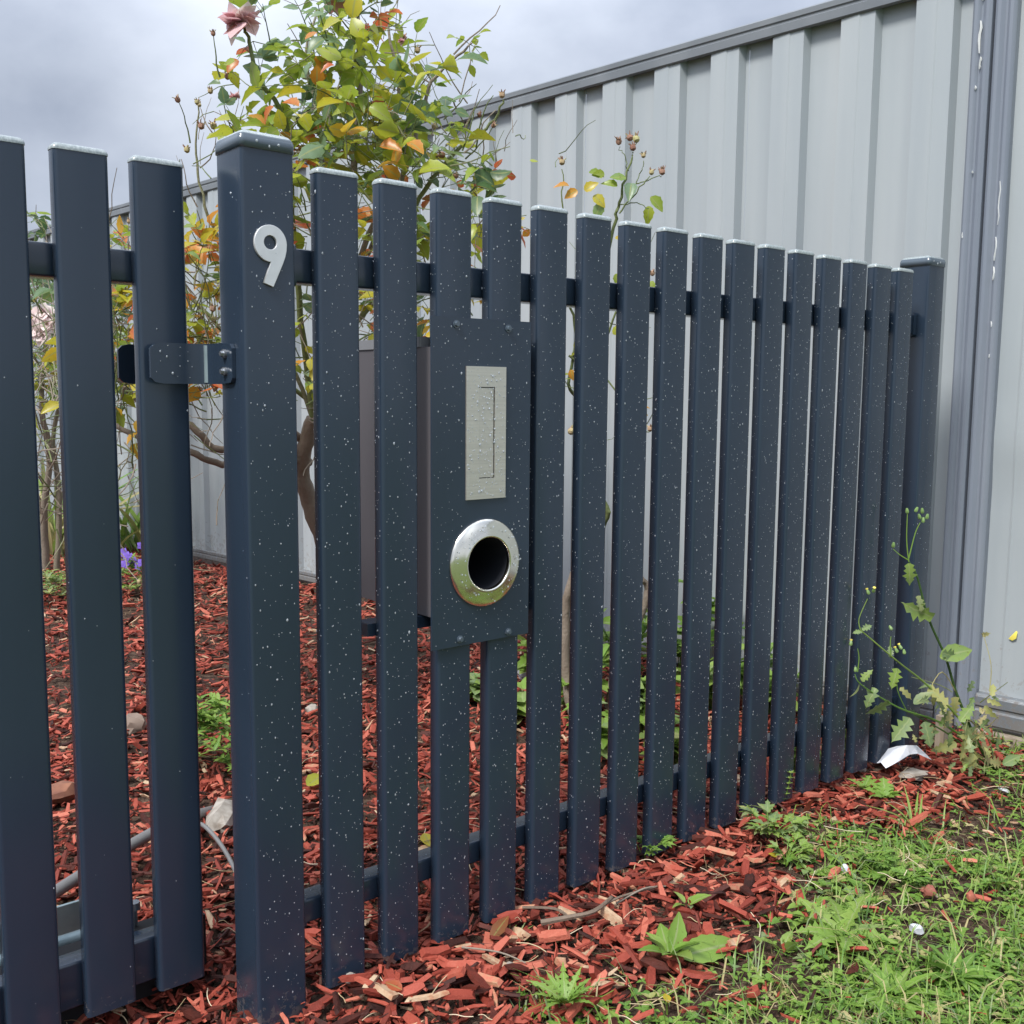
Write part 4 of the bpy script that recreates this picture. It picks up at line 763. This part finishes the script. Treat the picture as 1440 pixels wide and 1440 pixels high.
# leafy weeds behind the fence under the wall
for i, (px, py, h, n, tn) in enumerate(((760, 960, .16, 16, .45), (815, 1000, .22, 18, .42), (840, 1060, .16, 14, .46), (875, 965, .24, 18, .36), (905, 1030, .2, 16, .44), (955, 960, .30, 20, .34), (1000, 1000, .2, 14, .4), (1055, 985, .24, 18, .3), (1090, 1010, .16, 12, .34), (935, 1080, .12, 12, .46), (1125, 1080, .08, 10, .5), (1195, 1045, .08, 9, .5), (720, 1010, .1, 10, .5), (675, 985, .1, 10, .52))):
    random.seed(50 + i); b = gnd(px, py); b.z = gz(b.x, b.y)
    where = ['behind the letterbox plate edge', 'by the thick rose stem', 'low in front of the thick rose stem', 'by the thinner rose stem', 'in front of the thinner rose stem', 'tall against the wall', 'at mid height before the wall base', 'dark and tall by the wall base', 'dark and low by the wall base', 'low just behind the bottom rail', 'tiny behind the far bottom rail', 'tiny beside the far post foot', 'low and sparse below the letterbox', 'leftmost and sparse below the letterbox'][i]
    P_ = Plant('mallow_weed', 'green mallow weed %s seen through the pickets' % where, b, 'weed', 'weeds growing behind the picket fence')
    for k in range(int(n * 1.35)):
        a = random.random() * 6.283; l_ = h * random.uniform(.35, 1.05); t_ = b + Vector((math.cos(a) * l_ * .4, math.sin(a) * l_ * .4, l_)); P_.stem([b, (b + t_) / 2 + Vector((0, 0, .02)), t_], .0016, .0009, .4)
        for q in range(3): P_.blade(b.lerp(t_, random.uniform(.5, 1)), Vector((math.cos(a + q * 2), math.sin(a + q * 2), random.uniform(-.2, .5))), random.uniform(.045, .075), .85, tn + .14 + random.gauss(0, .07), 0, .2, n=6)
    P_.done()
# cushion plant behind the gate post, violas, iris
def cushion(name, label, px, py, w, h, n, tone, sd, ls=.03):
    random.seed(sd); b = gnd(px, py); b.z = gz(b.x, b.y); P_ = Plant(name, label, b, 'plant')
    for k in range(n):
        a = random.random() * 6.283; e = random.uniform(.1, 1.5); q = b + Vector((math.cos(a) * math.cos(e) * w, math.sin(a) * math.cos(e) * w, math.sin(e) * h)) * random.uniform(.6, 1)
        for j in range(5): P_.blade(q, Vector((math.cos(a + j * 1.3), math.sin(a + j * 1.3), random.uniform(0, 1.2))), ls * random.uniform(.6, 1.1), .36, tone + random.gauss(0, .08), 0, .25, n=4, single=False)
    P_.done(); return b, P_
cushion('cushion_plant', 'low bright green cushion plant behind the numbered post', 300, 1085, .13, .19, 130, .5, 70)
b, P_ = cushion('viola_plant', 'purple flowered viola clump beside the wall behind the gate', 185, 835, .2, .16, 90, .6, 71, .04)
random.seed(72)
for k in range(16):
    q = b + Vector((random.gauss(0, .1), random.gauss(-.05, .08), random.uniform(.1, .2))); m_ = MB()
    for j in range(5): M_ = frame(q, rx * math.cos(j * 1.257) + uy * math.sin(j * 1.257), -fw, .022); vs, fs = leaf_mesh(1, .9, .1, .1, 0, 4); m_.add([M_ @ Vector(v) for v in vs], fs)
    build(m_, 'flower', VIOLET, P_.root, sharp=180)
cushion('viola_plant', 'pale green viola clump furthest left behind the gate', 72, 845, .2, .14, 70, .68, 73, .04)
def strap(name, label, px, py, n, h, tones, sd):
    random.seed(sd); b = gnd(px, py); P_ = Plant(name, label, b, 'plant')
    for k in range(n):
        a = random.random() * 6.283; P_.blade(b + Vector((random.gauss(0, .06), random.gauss(0, .06), 0)), Vector((math.cos(a) * .6, math.sin(a) * .6, random.uniform(.8, 2))), h * random.uniform(.4, 1), .055, random.choice(tones), 0, random.uniform(.1, .9), n=8, fold=.3)
    P_.done()
strap('iris_clump', 'clump of half dry strap leaves behind the gate at far left', 78, 780, 46, .75, (.9, .95, 1, .6, .75, .4), 74)
strap('iris_clump', 'green strap leaved clump close to the wall behind the gate', 188, 775, 30, .6, (.3, .4, .55, .65, .8), 75)
# leafy shrub at far left
random.seed(76); sh = Bush('leafy_shrub', 'dense green shrub with pale faded blooms behind the left gate pickets', gnd(70, 800))
sh.cane([(66, 800, 5.2), (62, 720, 5.1), (70, 640, 5.0), (58, 560, 4.9), (66, 470, 4.9)], .020, .010, .4, name='trunk'); sh.cane([(80, 800, 5.2), (84, 700, 5.1), (76, 600, 5.0), (120, 500, 4.9)], .016, .008, .45); sh.cane([(62, 720, 5.1), (20, 640, 5.0), (-20, 520, 4.9)], .02, .01, .1)
for _ in range(95):
    p = at(random.gauss(75, 48), random.uniform(345, 560), random.uniform(4.4, 5.3)); sh.twig(p, rv(.7) + Vector((0, 0, .4)), random.uniform(.12, .3), .062, lambda q: random.choice((.02, .08, .14, .2, .3, .42, .55)) if q.z > 1.25 else random.choice((.2, .35, .45, .6, .7)), 2, r=.003, tone=random.choice((.4, .8)))
for _ in range(120):
    p = at(random.gauss(90, 55), random.uniform(450, 760), random.uniform(4.2, 5.3)); sh.twig(p, rv(.8), random.uniform(.2, .45), .05, lambda q: .5, 0, r=.0032, tone=random.choice((.4, .55, .8, .2)))
for px, py in ((52, 462), (60, 470), (66, 458), (60, 440)): sh.flower(at(px, py, 4.4), -fw, .05, .95)
sh.finish(300)

# ------------------------------------------------------------------ lawn of low weeds and grass
random.seed(80); mb = MB(); gr = MB()
def lawn_density(x, y):
    e = edge(x) - y; g = math.exp(-((x - .265) ** 2 + (y + .245) ** 2) / .0042)
    if g > .25: return g * .8
    return max(0, min(1, e / .30 + .12)) * (.28 + .72 * (math.sin(9 * x + 2 + math.sin(7 * y)) * math.sin(11 * y + 1 + math.sin(5 * x)) > -.2))
LV = [leaf_mesh(1, w, f, c, .05, 3) for w, f, c in ((.8, .2, .2), (.9, .3, .3), (.6, .2, .4), (.5, .4, .1))]
for _ in range(46000):
    x, y = random.uniform(.1, 2.15), random.uniform(-1.0, .02)
    if x > wall_x(y) - .035: continue
    q = Vector((x, y, 0)) - CAM; d = q.dot(fw)
    if d < .5: continue
    px = 720 + 1442 * q.dot(rx) / d
    if px > 1500 or random.random() > lawn_density(x, y) * .8: continue
    z = gz(x, y)
    patch = .5 + .5 * math.sin(5 * x + 3 * math.sin(4 * y)) * math.cos(6 * y + 1)
    if random.random() < .46:
        a = random.random() * 6.283; l_ = .022 + .06 * random.random() ** 2; w = random.uniform(.0008, .0019); d0 = Vector((math.cos(a), math.sin(a), 0)); s_ = Vector((-d0.y, d0.x, 0)) * w; p = Vector((x, y, z)); b1 = random.uniform(.1, .85); tip = p + d0 * l_ * b1 * 1.7 + Vector((0, 0, l_ * random.uniform(.3, .9))); md = p + d0 * l_ * b1 * .6 + Vector((0, 0, l_ * .6))
        gr.add([p - s_, p + s_, md + s_ * .8, md - s_ * .8, tip], [(0, 1, 2, 3), (3, 2, 4)], random.choice((.35, .5, .55, .62, .72, .95)))
    else:
        a0 = random.random() * 6.283; h = random.uniform(.004, .02); sz = random.uniform(.007, .018) * (1.2 if patch > .6 else .8); tn = (.40 + .2 * patch + random.gauss(0, .09)) if random.random() < .9 else random.uniform(.75, 1)
        for j in range(3):
            a = a0 + j * 2.094; vs, fs = LV[random.randrange(4)]; M_ = frame(Vector((x, y, z + h)), Vector((math.cos(a), math.sin(a), random.uniform(-.1, .7))), Vector((0, 0, 1)), sz); mb.add([M_ @ Vector(v) for v in vs], fs, tn)
tag(build(mb, 'low_weeds', WEED, attr=True, loc=(0, 0, 0), sharp=180), 'low clover like weeds covering the ground at lower right', 'ground cover', kind='stuff')
tag(build(gr, 'lawn_grass', WEED, attr=True, loc=(0, 0, 0), sharp=180), 'thin grass blades among the low weeds at lower right', 'grass', kind='stuff')

# ------------------------------------------------------------------ small things lying about
def rock(px, py, sx_, sy_, sz_, label, m=STONE, name='stone', cat='stone', group=None, sd=0):
    random.seed(sd); b = gnd(px, py); b.z = gz(b.x, b.y) + .018; bm = bmesh.new(); bmesh.ops.create_icosphere(bm, subdivisions=2, radius=1)
    for v in bm.verts: k = 1 + .22 * math.sin(v.co.x * 4 + sd) * math.sin(v.co.y * 5 + sd * 2) + random.uniform(-.13, .13); v.co = Vector((v.co.x * sx_ * k, v.co.y * sy_ * k, v.co.z * sz_ * k + sz_ * .4))
    me = bpy.data.meshes.new(name); bm.to_mesh(me); bm.free(); me.materials.append(m); me.polygons.foreach_set('use_smooth', [True] * len(me.polygons)); me.set_sharp_from_angle(angle=R(28))
    o = bpy.data.objects.new(name, me); link(o); o.location = b; o.rotation_euler = (0, 0, sd); return tag(o, label, cat, group)
rock(312, 1160, .085, .03, .02, 'long pale rock beside the grey cable behind the numbered post', sd=1)
rock(190, 1040, .035, .028, .028, 'grey brown rock between the gate pickets', mat('brown_stone', (.2, .15, .12), .9), sd=2)
rock(82, 1135, .05, .035, .02, 'reddish clod of soil seen through the left gate gap', mat('red_clod', (.27, .12, .07), .9, noise=((40, 40, 40), (.15, .06, .04), .3, .7, 5)), 'soil_clod', 'soil', sd=3)
rock(440, 1000, .03, .02, .014, 'pale stone between the numbered post and the first picket', sd=4)
rock(488, 1395, .014, .012, .010, 'whitish stone at the foot of the first fence picket', sd=5)
rock(716, 1378, .010, .008, .008, 'pale grey pebble in the chips below the letterbox', sd=6)
rock(1212, 1082, .012, .010, .010, 'cream pebble at the foot of a far picket', sd=7)
rock(738, 955, .022, .02, .03, 'white rock behind the right edge of the letterbox', WHITE, sd=8)
rock(1285, 1092, .045, .025, .010, 'crumbled pale concrete lump in front of the white paper', sd=9)
rock(1187, 1240, .009, .007, .010, 'white snail shell in the bright weed patch', WHITE, 'snail_shell', 'shell', sd=10)
rock(1288, 1330, .013, .007, .009, 'white plastic scrap on the grass', WHITE, 'plastic_scrap', 'litter', sd=11)
rock(1305, 1265, .013, .010, .012, 'red and white stone chip in the grass', mat('red_stone', (.30, .10, .07), .7), sd=12)
rock(1365, 1270, .010, .008, .010, 'red stone in the grass right of the snail shell', mat('red_stone', (.33, .10, .06), .7), sd=13)
rock(1412, 1115, .014, .006, .004, 'white paper scrap on bare soil near the wall', WHITE, 'paper_scrap', 'litter', sd=14)
rock(775, 1410, .012, .010, .008, 'round red lump at the bottom edge weed', mat('red_stone', (.33, .10, .06), .7), sd=15)
# crumpled white paper at the foot of the far post
random.seed(90); mb = MB(); a0 = gnd(1240, 1078, .02); a1 = gnd(1302, 1066, .02); U = a1 - a0; V_ = Vector((U.y, -U.x, 0)).normalized() * -.05
hz = [[.0, .02, .035, .03, .0], [.012, .05, .062, .05, .012], [.004, .046, .05, .03, .02], [.0, .02, .012, .02, .0]]
vs = []
for j in range(4):
    for i in range(5): vs.append(a0 + U * (i / 4) + V_ * (j / 3 - .3) + Vector((random.gauss(0, .004), random.gauss(0, .004), hz[j][i] * .75)))
mb.add(vs, [(j * 5 + i, j * 5 + i + 1, j * 5 + i + 6, j * 5 + i + 5) for j in range(3) for i in range(4)])
tag(build(mb, 'crumpled_paper', mat('white_paper', (.68, .70, .76), .55), loc=(a0 + a1) / 2, smooth=False), 'crumpled white paper lying at the foot of the far post', 'litter')
# hose and cable
def tubething(name, pts, r, m, label, cat, z=.03):
    q = smooth_path([gnd(px, py, zz) for px, py, zz in pts], 6); mb = MB(); mb.tube(q, r, 10); tag(build(mb, name, m, loc=q[0]), label, cat)
tubething('conduit_pipe', [(-40, 1345, .04), (70, 1260, .05), (190, 1185, .055), (250, 1155, .05), (300, 1140, .0)], .0115, PIPE, 'grey plastic conduit pipe on the chips behind the gate', 'pipe')
tubething('thin_cable', [(270, 1158, .03), (285, 1160, .06), (305, 1180, .05), (325, 1212, .03), (345, 1260, .0)], .0042, PIPE, 'thin grey cable arching over the pale rock', 'cable')
# twigs on the chips
random.seed(95)
def stick(pts, r, tone, label, fork=None):
    q = smooth_path([gnd(px, py, zz) + rv(.001) for px, py, zz in pts], 4); n = len(q); mb = MB(); mb.tube(q, [r * (1 - .5 * i / n) for i in range(n)], 6, r=tone)
    for f in fork or []: g = smooth_path([gnd(px, py, zz) for px, py, zz in f], 4); mb.tube(g, r * .45, 5, r=tone)
    tag(build(mb, 'dry_twig', BARK, loc=q[0], attr=True), label, 'twig')
stick([(760, 1298, .03), (800, 1290, .04), (835, 1282, .045), (860, 1262, .045)], .0055, .0, 'dark forked twig lying on the chips in front of the fence', [[(835, 1282, .045), (870, 1262, .04), (930, 1245, .035)], [(800, 1290, .04), (780, 1278, .04), (735, 1276, .03)]])
stick([(650, 1332, .03), (700, 1340, .035), (740, 1355, .03)], .0018, .4, 'thin pale straw stem on the chips under the letterbox')
stick([(865, 1270, .03), (905, 1250, .04), (935, 1245, .03)], .0022, .4, 'thin pale straw stem beside the dark forked twig')
# fallen leaves
def fallen(px, py, sz, tone, label, ang, z=.035, w=.6):
    b = gnd(px, py, z); P2 = MB(); vs, fs = leaf_mesh(1, w, .2, .15, .05, 8); M_ = frame(b, Vector((math.cos(ang), math.sin(ang), .25)), Vector((-.2, -.5, 1)), sz); P2.add([M_ @ Vector(v) for v in vs], fs, tone, 0, LEAFA(vs))
    tag(build(P2, 'fallen_leaf', LEAF, loc=b, attr=True, sharp=180), label, 'leaf')
fallen(432, 1105, .06, .58, 'yellow green fallen leaf between the numbered post and first picket', .3)
fallen(605, 1190, .05, .67, 'tan fallen leaf in the gap left of the letterbox pickets', 1.2)
fallen(565, 1392, .03, .95, 'small pale dry leaf on the chips at front', 2.0)
fallen(690, 1322, .07, 1, 'curled dry brown leaf at the foot of the letterbox picket', .4, .03, .3)
fallen(940, 1450 - 40, .02, .7, 'small yellow leaf on the front chips', 1)
fallen(1095, 1205, .02, .68, 'small yellow leaf on chips beside the feathery weed', 2)
